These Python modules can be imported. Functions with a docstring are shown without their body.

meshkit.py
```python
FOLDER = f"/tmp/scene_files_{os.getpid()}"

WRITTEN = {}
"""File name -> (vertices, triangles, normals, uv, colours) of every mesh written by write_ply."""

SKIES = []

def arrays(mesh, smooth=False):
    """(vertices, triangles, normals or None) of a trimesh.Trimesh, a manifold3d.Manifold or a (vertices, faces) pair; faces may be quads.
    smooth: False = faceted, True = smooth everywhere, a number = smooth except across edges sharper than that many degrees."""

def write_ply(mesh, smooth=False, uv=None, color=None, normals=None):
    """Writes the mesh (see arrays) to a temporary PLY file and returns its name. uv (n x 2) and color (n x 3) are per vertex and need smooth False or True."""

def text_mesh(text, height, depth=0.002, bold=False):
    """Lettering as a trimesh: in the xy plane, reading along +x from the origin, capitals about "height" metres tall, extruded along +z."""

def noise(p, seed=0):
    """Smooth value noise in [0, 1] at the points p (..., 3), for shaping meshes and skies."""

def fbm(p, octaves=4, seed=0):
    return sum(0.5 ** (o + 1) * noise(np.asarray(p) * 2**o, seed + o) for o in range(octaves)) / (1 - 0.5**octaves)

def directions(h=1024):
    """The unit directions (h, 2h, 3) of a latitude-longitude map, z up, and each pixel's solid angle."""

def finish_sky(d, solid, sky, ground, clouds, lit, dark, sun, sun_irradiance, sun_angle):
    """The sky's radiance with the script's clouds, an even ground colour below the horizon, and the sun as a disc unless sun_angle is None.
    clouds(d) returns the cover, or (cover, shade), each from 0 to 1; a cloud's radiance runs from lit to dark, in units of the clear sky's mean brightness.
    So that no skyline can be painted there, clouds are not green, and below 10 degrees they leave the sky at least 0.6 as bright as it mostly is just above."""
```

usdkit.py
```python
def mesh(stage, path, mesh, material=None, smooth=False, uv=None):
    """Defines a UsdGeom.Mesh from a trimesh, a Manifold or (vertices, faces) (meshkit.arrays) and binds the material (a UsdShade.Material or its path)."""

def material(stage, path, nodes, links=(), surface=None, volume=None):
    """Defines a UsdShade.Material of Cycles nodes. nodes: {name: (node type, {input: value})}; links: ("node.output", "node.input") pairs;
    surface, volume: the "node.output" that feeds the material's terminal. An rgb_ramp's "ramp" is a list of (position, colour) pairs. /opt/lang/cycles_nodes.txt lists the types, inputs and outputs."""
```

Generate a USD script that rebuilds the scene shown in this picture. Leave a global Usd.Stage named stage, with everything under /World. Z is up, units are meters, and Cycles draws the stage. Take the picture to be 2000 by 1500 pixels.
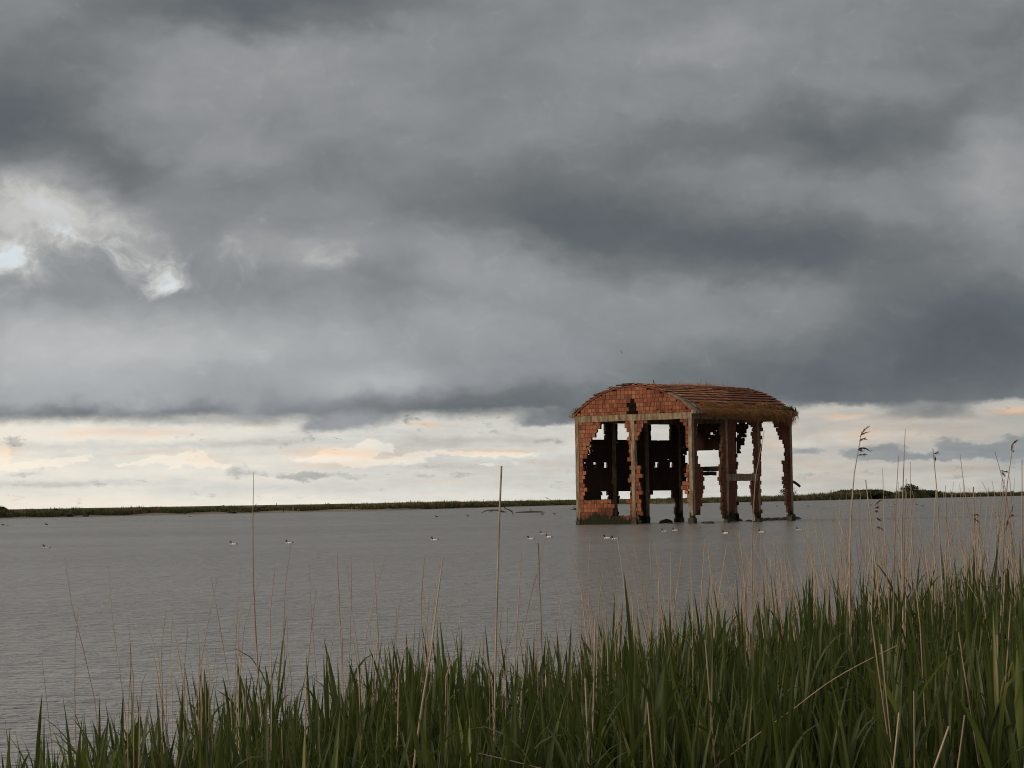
import math, random
import numpy as np, trimesh, usdkit, meshkit
from shapely.geometry import Polygon, Point, box as sbox
from shapely.ops import unary_union
from pxr import Usd, UsdGeom, UsdLux, UsdShade, Gf, Sdf, Vt

stage = Usd.Stage.CreateInMemory()
UsdGeom.SetStageUpAxis(stage, 'Z')
UsdGeom.SetStageMetersPerUnit(stage, 1.0)
UsdGeom.Xform.Define(stage, '/World')
UsdGeom.Scope.Define(stage, '/World/Looks')

# ------------------------------------------------------------------ camera
EYE, FOC, SLOPE, YH = 1.8, 5500.0, 0.016625, 978.0        # eye height, focal length in photo pixels, horizon tilt, horizon row
ROLL = math.atan(SLOPE)
PITCH = math.atan((YH - 750) / FOC * math.cos(ROLL))
CAM = np.array([0, 0, EYE])
RGT, FWD, UPV = np.array([1., 0, 0]), np.array([0, math.cos(PITCH), math.sin(PITCH)]), np.array([0, -math.sin(PITCH), math.cos(PITCH)])
cam = UsdGeom.Camera.Define(stage, '/World/camera')
EXPOSURE = 1.0
cx_ = math.cos(ROLL) * RGT - math.sin(ROLL) * UPV
cy_ = math.sin(ROLL) * RGT + math.cos(ROLL) * UPV
m4 = np.eye(4); m4[0, :3], m4[1, :3], m4[2, :3], m4[3, :3] = cx_, cy_, -FWD, CAM
cam.AddTransformOp().Set(Gf.Matrix4d(m4.tolist()))
cam.CreateHorizontalApertureAttr(36.0); cam.CreateVerticalApertureAttr(27.0)
cam.CreateFocalLengthAttr(36.0 * FOC / 2000.0)
cam.CreateClippingRangeAttr(Gf.Vec2f(0.1, 60000.0))
cam.CreateExposureAttr(EXPOSURE)
cam.CreateFStopAttr(0.0)

def ray(px, py):
    """direction of the line of sight through a point of the photograph (2000 x 1500)"""
    a, b = (px - 1000) / FOC, -(py - 750) / FOC
    a, b = a * math.cos(ROLL) + b * math.sin(ROLL), -a * math.sin(ROLL) + b * math.cos(ROLL)
    return a * RGT + b * UPV + FWD

# ------------------------------------------------------------------ sky and sun
SUN_DIR = np.array([-0.93, -0.42, 0.28]); SUN_DIR /= np.linalg.norm(SUN_DIR)
SUN_EL, SUN_ROT = math.asin(SUN_DIR[2]), math.atan2(SUN_DIR[0], SUN_DIR[1])
SKY_STRENGTH = 0.10

def srgb(r, g, b):
    return tuple(((c / 255.0 + 0.055) / 1.055) ** 2.4 if c > 10 else c / 255.0 / 12.92 for c in (r, g, b))

class Nodes:
    """collects shader nodes and links for usdkit.material"""
    def __init__(self): self.n, self.l, self.k = {}, [], 0
    def add(self, kind, ins=None, **links):
        self.k += 1
        name = f'n{self.k}'
        self.n[name] = (kind, ins or {})
        for sock, src in links.items(): self.l.append((src, f'{name}.{sock}'))
        return name
    def math(self, op, a, b=None, c=None, clamp=False):
        ins, links = {'math_type': op}, {}
        if clamp: ins['use_clamp'] = True
        for i, v in enumerate((a, b, c)):
            if v is None: continue
            if isinstance(v, str): links[f'value{i+1}'] = v
            else: ins[f'value{i+1}'] = v
        return self.add('math', ins, **links) + '.value'
    def make(self, path, surface=None, volume=None):
        return usdkit.material(stage, path, self.n, self.l, surface=surface, volume=volume)

def build_sky():
    N = Nodes()
    tc = N.add('texture_coordinate')
    sep = N.add('separate_xyz', vector=f'{tc}.generated')
    az = N.math('degrees', N.math('arctan2', f'{sep}.x', f'{sep}.y'))
    el = N.math('degrees', N.math('arcsine', f'{sep}.z'))
    P0 = N.add('combine_xyz', x=az, y=el) + '.vector'                      # degrees east of the view axis, degrees up
    # wind-torn edges: two scales of warping, clouds are drawn out sideways
    def noise(scale, detail, rough, sx=1.0, sy=1.0, off=0.0, src=P0, dist=0.0):
        m = N.add('vector_math', {'math_type': 'multiply_add', 'vector2': (sx, sy, 1), 'vector3': (off, off * .7, 0)}, vector1=src)
        return N.add('noise_texture', {'dimensions': '2D', 'scale': scale, 'detail': detail, 'roughness': rough, 'distortion': dist}, vector=f'{m}.vector')
    w1, w2 = noise(0.55, 3, .55, .75, 1.25, 3.1), noise(2.6, 5, .62, .7, 1.3, 11.7)
    def warp(src, w, amt):
        c = N.add('vector_math', {'math_type': 'subtract', 'vector2': (.5, .5, .5)}, vector1=f'{w}.color')
        s = N.add('vector_math', {'math_type': 'multiply', 'vector2': amt}, vector1=f'{c}.vector')
        return N.add('vector_math', {'math_type': 'add'}, vector1=src, vector2=f'{s}.vector') + '.vector'
    P1 = warp(P0, w1, (1.5, .9, 0)); P = warp(P1, w2, (.42, .30, 0))
    Pb = warp(warp(P0, noise(1.6, 3, .55, .7, 1.5, 7.7), (.45, .16, 0)), noise(5.5, 5, .62, .7, 1.4, 21.), (.22, .13, 0))   # distant band: smaller clouds
    def blob(src, px, py, rx, ry, rot, lo=0.0, hi=1.0):
        d = ray(px, py); d = d / np.linalg.norm(d)
        u, v = math.degrees(math.atan2(d[0], d[1])), math.degrees(math.asin(d[2]))
        k = math.degrees(1 / FOC)
        if abs(rot) < 7:
            m = N.add('vector_math', {'math_type': 'multiply_add', 'vector2': (1 / (rx * k), 1 / (ry * k), 0), 'vector3': (-u / (rx * k), -v / (ry * k), 0)}, vector1=src)
        else:
            m = N.add('mapping', {'mapping_type': 'texture', 'location': (u, v, 0), 'rotation': (0, 0, math.radians(rot)), 'scale': (rx * k, ry * k, 1)}, vector=src)
        g = N.add('gradient_texture', {'gradient_type': 'spherical'}, vector=f'{m}.vector')
        r = N.add('map_range', {'range_type': 'smoothstep', 'from_min': lo, 'from_max': hi, 'to_min': 0.0, 'to_max': 1.0, 'clamp': True}, value=f'{g}.fac')
        return f'{r}.result'
    def total(start, items, src):
        acc = start
        for (px, py, rx, ry, rot, amp, *e) in items:
            acc = N.math('multiply_add', blob(src, px, py, rx, ry, rot, 0.0, e[0] if e else 1.0), float(amp), acc)
        return acc
    def step(v, lo, hi):
        return N.add('map_range', {'range_type': 'smoothstep', 'from_min': lo, 'from_max': hi, 'to_min': 0.0, 'to_max': 1.0, 'clamp': True}, value=v) + '.result'
    def ragged(items, src, noi, amt, lo, hi):
        """cloud shapes with a torn, puffy edge: soft masses plus noise, then a threshold"""
        return step(N.math('multiply_add', f'{noi}.fac', amt, N.math('subtract', total(0.0, items, src), amt / 2)), lo, hi)
    # --- the overcast deck: brightness around a mean grey, with darker and lighter masses
    f1, f2, fp = noise(.33, 4, .55, .6, 1.3, 5.2), noise(1.1, 6, .56, .75, 1.15, 33., src=P1), noise(2.2, 6, .6, .85, 1.15, 61., src=P1)
    L = N.math('multiply_add', f'{f1}.fac', .10, 0.5227 - .05)
    L = N.math('multiply_add', f'{f2}.fac', .072, N.math('subtract', L, .036))
    L = total(L, SKY_MASSES, P)
    L = N.math('multiply_add', ragged(SKY_BREAKS, P1, fp, 1.0, .05, 1.0), .16, L)
    gaps = ragged(GAPS, P1, fp, 1.0, .22, 1.05)
    L = N.math('multiply_add', gaps, .26, L)
    ramp = N.add('rgb_ramp', {'ramp': [(0.28, srgb(77, 82, 88)), (.38, srgb(94, 99, 104)), (.46, srgb(114, 117, 119)), (.56, srgb(143, 145, 147)), (.66, srgb(169, 170, 169)), (.76, srgb(195, 194, 191)), (.88, srgb(214, 219, 222)), (1.0, srgb(212, 231, 242))]}, fac=L)
    # low down the deck is seen through more air and turns slate blue
    low = N.add('map_range', {'range_type': 'smoothstep', 'from_min': 1.8, 'from_max': 6.5, 'to_min': 1.0, 'to_max': 0.0, 'clamp': True}, value=N.add('separate_xyz', vector=P1) + '.y') + '.result'
    deckcol = N.add('mix_color', {'blend_type': 'multiply', 'b': (.965, 1.0, 1.05), 'use_clamp': False}, fac=low, a=f'{ramp}.color')
    # --- the band of far bright cloud below the deck
    sep0 = N.add('separate_xyz', vector=P0)
    nb = noise(2.3, 6, .66, .6, 1.35, 41.)
    B = N.math('multiply_add', f'{sep0}.x', -0.0085, .795)
    B = N.math('multiply_add', f'{noise(1.0, 4, .6, .35, 2.6, 47.)}.fac', .16, N.math('subtract', B, .08))
    B = N.math('multiply_add', f'{nb}.fac', .10, N.math('subtract', B, .05))
    B = total(B, BAND_LIGHT, Pb)
    B = N.math('multiply_add', ragged(BAND_PUFFS, Pb, nb, 1.5, .28, .58), .085, B)
    B = N.math('multiply_add', ragged(BAND_GREY, Pb, nb, 2.0, .30, 1.0), -.17, B)
    bramp = N.add('rgb_ramp', {'ramp': [(.45, srgb(118, 124, 131)), (.56, srgb(146, 151, 154)), (.66, srgb(168, 172, 172)), (.74, srgb(191, 188, 181)), (.82, srgb(213, 212, 206)), (.90, srgb(235, 229, 217)), (1.0, srgb(250, 239, 221))]}, fac=B)
    pink = N.math('multiply', total(0.0, BAND_PINK, Pb), N.math('multiply_add', f'{nb}.fac', 2.0, .2))
    bcol = N.add('mix_color', {'blend_type': 'multiply', 'b': (1.0, .74, .58)}, fac=N.math('minimum', pink, 1.0), a=f'{bramp}.color')
    # deck edge
    sp = N.add('separate_xyz', vector=Pb)
    sp1 = N.add('separate_xyz', vector=P)
    e = N.math('multiply_add', f'{sp1}.y', .25, N.math('multiply', f'{sp}.y', .75))
    e = total(e, DECK_EDGE, Pb)
    mask = N.math('maximum', step(e, 1.60, 1.92), N.math('multiply', ragged(DECK_TONGUES, Pb, nb, 2.2, .25, .95), .85))
    col = N.add('mix_color', {'blend_type': 'mix'}, fac=mask, a=f'{bcol}.result', b=f'{deckcol}.result')
    # behind and above the viewer the cloud is thinner towards the sun: brighter, warmer
    sd = N.add('vector_math', {'math_type': 'dot_product', 'vector2': tuple(SUN_DIR)}, vector1=f'{tc}.generated')
    half = N.math('multiply_add', f'{sd}.value', .5, .5)
    glow = N.add('rgb_ramp', {'ramp': [(0, (.42, .44, .47)), (.18, (.85, .86, .88)), (.25, (1, 1, 1)), (.42, (1, 1, 1)), (.7, tuple(.5 + .5 * c for c in SUNWARD)), (1, SUNWARD)]}, fac=half)
    # unseen sky right of the frame, dimmed to keep the side wall dark
    east = N.add('map_range', {'range_type': 'smoothstep', 'from_min': .16, 'from_max': .95, 'to_min': 1.0, 'to_max': .34, 'clamp': True}, value=f'{sep}.x')
    # overcast is brighter overhead than near the horizon
    over = N.add('map_range', {'range_type': 'smoothstep', 'from_min': .20, 'from_max': .95, 'to_min': 1.0, 'to_max': 1.9, 'clamp': True}, value=f'{sep}.z')
    glow2 = N.add('vector_math', {'math_type': 'scale'}, vector1=f'{glow}.color', scale=N.math('multiply', f'{east}.result', f'{over}.result'))
    col2 = N.add('mix_color', {'blend_type': 'multiply', 'fac': 1.0, 'use_clamp': False}, a=f'{col}.result', b=f'{glow2}.vector')
    k = 1.0 / (SKY_STRENGTH * 2 ** EXPOSURE)
    col3 = N.add('vector_math', {'math_type': 'scale', 'scale': k}, vector1=f'{col2}.result')
    sky = N.add('sky_texture', {'sky_type': 'single_scattering', 'sun_disc': False, 'sun_elevation': SUN_EL, 'sun_rotation': SUN_ROT, 'altitude': 0.0})
    cover = N.math('multiply_add', gaps, -.16, .985)
    out = N.add('mix_color', {'blend_type': 'mix', 'use_clamp': False}, fac=cover, a=f'{sky}.color', b=f'{col3}.vector')
    bg = N.add('background_shader', {'strength': SKY_STRENGTH}, color=f'{out}.result')
    mat = N.make('/World/Looks/cloudy_sky', surface=f'{bg}.background')
    dome = UsdLux.DomeLight.Define(stage, '/World/sky')
    UsdShade.MaterialBindingAPI.Apply(dome.GetPrim()).Bind(mat)
    p = dome.GetPrim(); p.SetCustomDataByKey('kind', 'structure'); p.SetCustomDataByKey('label', 'dark grey overcast evening sky with a bright band above the horizon'); p.SetCustomDataByKey('category', 'sky')
    sun = UsdLux.DistantLight.Define(stage, '/World/sun')
    sun.CreateNormalizeAttr(True); sun.CreateIntensityAttr(SUN_INT); sun.CreateAngleAttr(SUN_ANGLE); sun.CreateColorAttr(Gf.Vec3f(1.0, .80, .58))
    z = Gf.Vec3d(*map(float, SUN_DIR))
    sun.AddTransformOp().Set(Gf.Matrix4d().SetRotate(Gf.Rotation(Gf.Vec3d(0, 0, 1), z)))

SUN_INT, SUN_ANGLE = 0.24, 12.0
SUNWARD = (2.0, 1.85, 1.6)
# (x, y, half width, half height, turn, change) of the cloud masses, as they are seen in the photograph
SKY_MASSES = [
    (200, 805, 640, 70, 0, .075), (820, 640, 420, 160, 0, .03),     (665, 838, 150, 44, 0, .10), (1060, 828, 120, 34, 0, .05),     (500, 0, 520, 100, 0, np.float64(-0.153)), (690, 40, 180, 80, 20, np.float64(-0.02)), (60, 130, 320, 130, 0, np.float64(-0.104)), (-40, 245, 360, 120, -4, np.float64(-0.174)), (230, 325, 170, 85, -20, np.float64(-0.09)), (1120, 395, 470, 140, 4, np.float64(-0.119)),
    (1050, 400, 260, 90, 0, np.float64(0.001)), (1350, 470, 560, 120, -3, np.float64(-0.127)), (1600, 490, 420, 100, -6, np.float64(-0.086)), (1640, 265, 380, 120, 0, np.float64(-0.128)), (1300, 270, 260, 80, 0, np.float64(-0.071)), (1950, 640, 480, 130, 6, np.float64(-0.163)),
    (1780, 745, 760, 130, 3, np.float64(-0.116)), (1450, 770, 380, 80, 0, np.float64(-0.047)), (930, 800, 520, 70, 3, np.float64(-0.118)), (150, 825, 600, 46, 0, np.float64(-0.15)), (640, 330, 320, 70, 10, np.float64(-0.033)), (560, 580, 240, 60, 0, np.float64(0.011)),
    (750, 560, 130, 150, 0, np.float64(-0.029)), (100, 570, 150, 45, 0, np.float64(-0.023)), (10, 425, 330, 170, 0, np.float64(0.087)), (190, 430, 240, 85, -14, np.float64(0.083)), (110, 690, 760, 200, 0, np.float64(0.139)), (480, 690, 720, 150, 0, np.float64(0.095)),
    (200, 660, 380, 110, 0, np.float64(-0.003)), (560, 490, 280, 70, 0, np.float64(0.089)), (620, 510, 90, 50, 0, np.float64(0.034)), (980, 510, 380, 90, -14, np.float64(0.073)), (920, 580, 300, 140, 0, np.float64(0.042)), (450, 150, 520, 140, 0, np.float64(0.064)),
    (1620, 590, 380, 65, 4, np.float64(0.007)), (730, 745, 190, 60, 0, np.float64(0.093)), (1130, 650, 340, 140, 0, np.float64(0.037)), (1960, 320, 160, 170, 0, np.float64(0.099)), (1380, 90, 270, 70, 0, np.float64(0.06)), (450, 290, 160, 60, 0, np.float64(0.047)),
    (1250, 560, 240, 70, 0, np.float64(-0.014)), (1880, 60, 240, 70, 0, np.float64(-0.01)), (250, 800, 520, 60, 0, np.float64(-0.034)), (1950, 150, 300, 260, 0, np.float64(-0.067)), (1800, 550, 320, 120, 0, np.float64(-0.065)), (1000, 560, 420, 90, 0, np.float64(-0.022))]
SKY_BREAKS = [(20, 430, 240, 140, 0, .75), (190, 460, 240, 90, -16, .6), (460, 500, 90, 70, 0, .35), (640, 500, 100, 70, 0, .35), (10, 530, 190, 80, 0, .4), (300, 530, 120, 80, 0, .4)]
GAPS = [(-5, 514, 120, 60, 6, 1.0), (297, 534, 66, 62, 30, .95), (205, 486, 130, 40, -12, .45), (95, 465, 100, 40, -14, .45)]
DECK_EDGE = [(1830, 815, 220, 30, 0, .22), (1250, 820, 200, 30, 0, .2), (1640, 806, 110, 24, 0, -.22), (1975, 798, 110, 26, 0, -.4), (1700, 800, 60, 12, 0, -.1), (420, 826, 220, 14, 0, .06), (690, 826, 130, 34, 0, .30), (625, 842, 90, 28, 8, .26), (1075, 818, 110, 26, 0, .28), (1040, 830, 80, 20, 0, .2)]
DECK_TONGUES = [(600, 850, 90, 20, 10, .5), (45, 862, 60, 22, 0, .45), (1020, 834, 80, 16, 0, .4), (800, 812, 120, 26, 0, .5), (960, 812, 160, 20, 0, .4)]
BAND_LIGHT = [
    (180, 850, 380, 24, 0, .05), (840, 826, 130, 14, 0, .05), (60, 905, 160, 34, 0, .05), (400, 905, 200, 36, 0, .05), (640, 890, 160, 24, 3, .06), (950, 885, 180, 16, 0, .04),
    (300, 870, 480, 14, 0, -.06), (120, 945, 340, 10, 0, -.07), (900, 860, 280, 16, 0, -.05),
    (500, 985, 1800, 40, 0, .06), (560, 860, 240, 14, 0, -.04), (1530, 870, 80, 26, 0, .05), (1690, 848, 130, 26, 0, .06), (1800, 850, 240, 20, 0, .02), (1985, 800, 70, 14, 0, .12), (1650, 812, 70, 9, 0, .08), (1800, 930, 500, 40, 0, .02)]
BAND_PUFFS = [(5, 885, 40, 26, 0, 1.), (60, 908, 46, 16, 0, .9), (110, 902, 50, 14, 0, .8), (20, 912, 60, 16, 0, .7), (160, 895, 70, 10, 0, .6), (300, 900, 60, 14, 0, .7), (350, 900, 44, 22, 0, 1.), (390, 893, 40, 20, 0, 1.05), (420, 908, 50, 16, 0, .8), (250, 908, 60, 10, 0, .6),
    (600, 898, 70, 14, 0, .8), (650, 888, 60, 20, 0, .95), (690, 882, 44, 24, 0, 1.0), (722, 876, 36, 26, 0, 1.1), (758, 874, 30, 18, 0, .9), (700, 905, 90, 18, 0, .8), (800, 896, 70, 18, 0, .8), (850, 884, 60, 12, 0, .7), (930, 886, 90, 10, 0, .75), (1010, 888, 90, 9, 0, .7), (960, 905, 70, 10, 0, .5)]
BAND_GREY = [(452, 914, 50, 32, 0, .52), (475, 922, 60, 22, 0, .45), (570, 926, 170, 16, 0, .45), (640, 932, 160, 14, 0, .5), (88, 916, 50, 24, 0, .6), (40, 926, 70, 14, 0, .5), (830, 930, 380, 14, 0, .5), (870, 912, 70, 16, 0, .5), (330, 930, 90, 16, 0, .45), (700, 846, 120, 20, 0, .5), (130, 948, 300, 9, 0, .5), (560, 860, 140, 12, 0, .4), (1060, 862, 120, 14, 0, .5),
    (1575, 884, 120, 14, 0, .9), (1680, 884, 70, 24, 0, 1.), (1735, 878, 60, 30, 0, 1.1), (1760, 893, 110, 16, 0, .8), (1860, 872, 70, 32, 0, 1.05), (1905, 880, 90, 26, 0, 1.), (1965, 884, 90, 40, 0, 1.1), (2040, 860, 110, 50, 0, .9), (1830, 893, 120, 14, 0, .7), (1860, 935, 200, 10, 0, .4), (1640, 925, 160, 10, 0, .4)]
BAND_PINK = [
    (250, 846, 220, 14, -1, .40), (510, 829, 60, 8, 0, .5), (840, 828, 80, 9, 0, .6), (300, 884, 140, 8, 0, .35), (640, 882, 150, 16, 3, .45), (740, 890, 130, 18, 0, .3), (960, 882, 180, 9, 0, .5), (420, 895, 90, 20, 0, .2), (20, 880, 60, 20, 0, .4), (640, 910, 150, 16, 0, .25),
    (1985, 802, 80, 14, 0, .9), (1650, 811, 70, 9, 0, .7), (1690, 848, 70, 18, 0, .35), (1510, 868, 60, 24, 0, .35), (1900, 915, 160, 10, 0, .25), (1560, 905, 100, 10, 0, .25), (120, 975, 300, 8, 0, .1), (870, 940, 120, 10, 0, .2), (1060, 905, 80, 14, 0, .2), (1780, 840, 460, 60, 0, .22), (1620, 920, 400, 50, 0, .12)]
build_sky()

# ------------------------------------------------------------------ helpers
used = {}
def numbered(path):
    n = used.get(path, 0); used[path] = n + 1
    return path if n == 0 else f'{path}_{n:03d}'

def tag(prim, label=None, cat=None, group=None, kind=None):
    for k, v in (('label', label), ('category', cat), ('group', group), ('kind', kind)):
        if v: prim.SetCustomDataByKey(k, v)
    return prim

def obj(name, mesh, mat, parent='/World', smooth=False, **kw):
    p = usdkit.mesh(stage, numbered(f'{parent}/{name}'), mesh, mat, smooth=smooth)
    tag(p.GetPrim(), **kw)
    return p

def thing(name, label, cat, loc=(0, 0, 0), rotz=0.0, scale=None, group=None, kind=None, parent='/World'):
    x = UsdGeom.Xform.Define(stage, numbered(f'{parent}/{name}'))
    x.AddTranslateOp().Set(Gf.Vec3d(*map(float, loc)))
    x.AddRotateZOp().Set(float(math.degrees(rotz)))
    x.AddScaleOp().Set(Gf.Vec3f(*(scale if scale is not None else (1, 1, 1))))
    tag(x.GetPrim(), label, cat, group, kind)
    return x

def copy_of(src, loc, rotz, scale=(1, 1, 1), label=None, group=None):
    p = src.GetPrim(); was = p.GetCustomData()
    base = p.GetName()
    x = UsdGeom.Xform.Define(stage, numbered(f'/World/{base}'))
    x.GetPrim().GetReferences().AddInternalReference(p.GetPath())
    x.GetPrim().SetInstanceable(True)
    for op in x.GetOrderedXformOps():
        t = op.GetOpType()
        if t == UsdGeom.XformOp.TypeTranslate: op.Set(Gf.Vec3d(*map(float, loc)))
        elif t == UsdGeom.XformOp.TypeRotateZ: op.Set(float(math.degrees(rotz)))
        elif t == UsdGeom.XformOp.TypeScale: op.Set(Gf.Vec3f(*map(float, scale)))
    tag(x.GetPrim(), label or was['label'], was['category'], group or was.get('group'))
    return x

class MB:
    """collects vertices and triangles of one mesh"""
    def __init__(self): self.v, self.f, self.n = [], [], 0
    def add(self, v, f):
        v = np.asarray(v, float).reshape(-1, 3); f = np.asarray(f, int)
        if f.shape[1] == 4: f = np.vstack([f[:, [0, 1, 2]], f[:, [0, 2, 3]]])
        self.v.append(v); self.f.append(f + self.n); self.n += len(v)
        return self
    def addm(self, m): return self.add(m.vertices, m.faces)
    def mesh(self): return (np.vstack(self.v), np.vstack(self.f))
    def __len__(self): return self.n

def box(x0, x1, y0, y1, z0, z1):
    v = np.array([(x, y, z) for x in (x0, x1) for y in (y0, y1) for z in (z0, z1)])
    f = [(0, 1, 3, 2), (4, 6, 7, 5), (0, 4, 5, 1), (2, 3, 7, 6), (0, 2, 6, 4), (1, 5, 7, 3)]
    return v, np.array(f)

def tube(pts, rad, sides=5, cap=True):
    p = np.asarray(pts, float); n = len(p)
    t = np.gradient(p, axis=0); t /= np.linalg.norm(t, axis=1, keepdims=True) + 1e-12
    ref = np.array([0, 0, 1.]) if abs(t[0, 2]) < .8 else np.array([1., 0, 0])
    a = np.cross(t, ref); a /= np.linalg.norm(a, axis=1, keepdims=True) + 1e-12
    b = np.cross(t, a)
    an = np.arange(sides) * 2 * np.pi / sides
    r = np.broadcast_to(rad, (n,))
    v = (p[:, None] + r[:, None, None] * (np.cos(an)[None, :, None] * a[:, None] + np.sin(an)[None, :, None] * b[:, None])).reshape(-1, 3)
    f = []
    for i in range(n - 1):
        for j in range(sides):
            k = (j + 1) % sides
            f += [(i * sides + j, i * sides + k, (i + 1) * sides + k), (i * sides + j, (i + 1) * sides + k, (i + 1) * sides + j)]
    if cap:
        for j in range(1, sides - 1):
            f += [(0, j + 1, j), ((n - 1) * sides, (n - 1) * sides + j, (n - 1) * sides + j + 1)]
    return v, np.array(f)

def at_depth(px, py, d):
    r = ray(px, py); return CAM + r * (d / r[1])
def on_water(px, py, z=0.0):
    r = ray(px, py); return CAM + r * ((z - EYE) / r[2])
def horizon(px): return 994.6 - SLOPE * px

def mat_simple(name, build):
    N = Nodes(); s = build(N); return N.make(f'/World/Looks/{name}', surface=s)

def noise_of(N, scale, detail=4, rough=.55, vec=None, stretch=None):
    if vec is None:
        vec = N.add('geometry') + '.position'
    if stretch is not None:
        vec = N.add('vector_math', {'math_type': 'multiply', 'vector2': stretch}, vector1=vec) + '.vector'
    return N.add('noise_texture', {'scale': scale, 'detail': detail, 'roughness': rough}, vector=vec) + '.fac'

def ramp_of(N, fac, stops): return N.add('rgb_ramp', {'ramp': stops}, fac=fac) + '.color'

def mul(N, a, b_col=None, b=None, fac=1.0):
    ins = {'blend_type': 'multiply', 'use_clamp': False}
    links = {'a': a}
    if b_col is not None: ins['b'] = b_col
    else: links['b'] = b
    if isinstance(fac, str): links['fac'] = fac
    else: ins['fac'] = fac
    return N.add('mix_color', ins, **links) + '.result'

def mixc(N, fac, a, b):
    ins, links = {'blend_type': 'mix'}, {}
    for k, v in (('fac', fac), ('a', a), ('b', b)):
        if isinstance(v, str): links[k] = v
        else: ins[k] = v
    return N.add('mix_color', ins, **links) + '.result'

def wet_base(N, col, top=0.95, moss=(.013, .017, .007)):
    """algae and damp along the old water line of the ruin"""
    g = N.add('geometry'); s = N.add('separate_xyz', vector=f'{g}.position')
    h = N.math('multiply_add', noise_of(N, 1.5, 5, .62), 2.0, N.math('multiply', f'{s}.z', -1.0))
    k = N.add('map_range', {'range_type': 'smoothstep', 'from_min': 1.12 - top, 'from_max': 1.12 - top + .35, 'clamp': True, 'to_min': 0., 'to_max': 1.}, value=h) + '.result'
    return mixc(N, N.math('multiply', k, .985), col, moss)

def plain(N, col, rough=.9, bump=None, bump_d=.02, spec=.25):
    ins = {'roughness': rough, 'specular_ior_level': spec}; links = {}
    if isinstance(col, str): links['base_color'] = col
    else: ins['base_color'] = col
    if bump:
        links['normal'] = N.add('bump', {'strength': .8, 'distance': bump_d}, height=bump) + '.normal'
    return N.add('principled_bsdf', ins, **links) + '.BSDF'

# ------------------------------------------------------------------ materials
BRICKS = []
for i, (c1, c2) in enumerate([((0.219, 0.077, 0.042), (0.293, 0.110, 0.058)), ((0.177, 0.059, 0.034), (0.242, 0.086, 0.046)), ((0.260, 0.106, 0.058), (0.335, 0.141, 0.077)), ((0.130, 0.047, 0.031), (0.195, 0.069, 0.042)), ((0.233, 0.084, 0.044), (0.293, 0.119, 0.065))]):
    def b(N, c1=c1, c2=c2):
        n = noise_of(N, 2.6, 5, .6)
        col = ramp_of(N, n, [(.3, c1), (.7, c2)])
        soot = N.add('map_range', {'from_min': .46, 'from_max': .66, 'clamp': True, 'to_min': 0., 'to_max': 1.}, value=noise_of(N, .55, 5, .6, stretch=(1, 1, .45))) + '.result'
        col = mul(N, col, b_col=(.62, .56, .56), fac=soot)
        fine = noise_of(N, 22, 3)
        col = mul(N, col, b=ramp_of(N, fine, [(.3, (.75, .75, .75)), (.7, (1.15, 1.12, 1.1))]), fac=1.0)
        # hollow clay blocks: fine horizontal ribs
        return plain(N, wet_base(N, col), .93, bump=fine, bump_d=.02)
    BRICKS.append(mat_simple(f'clay_block_{i}', b))
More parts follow.
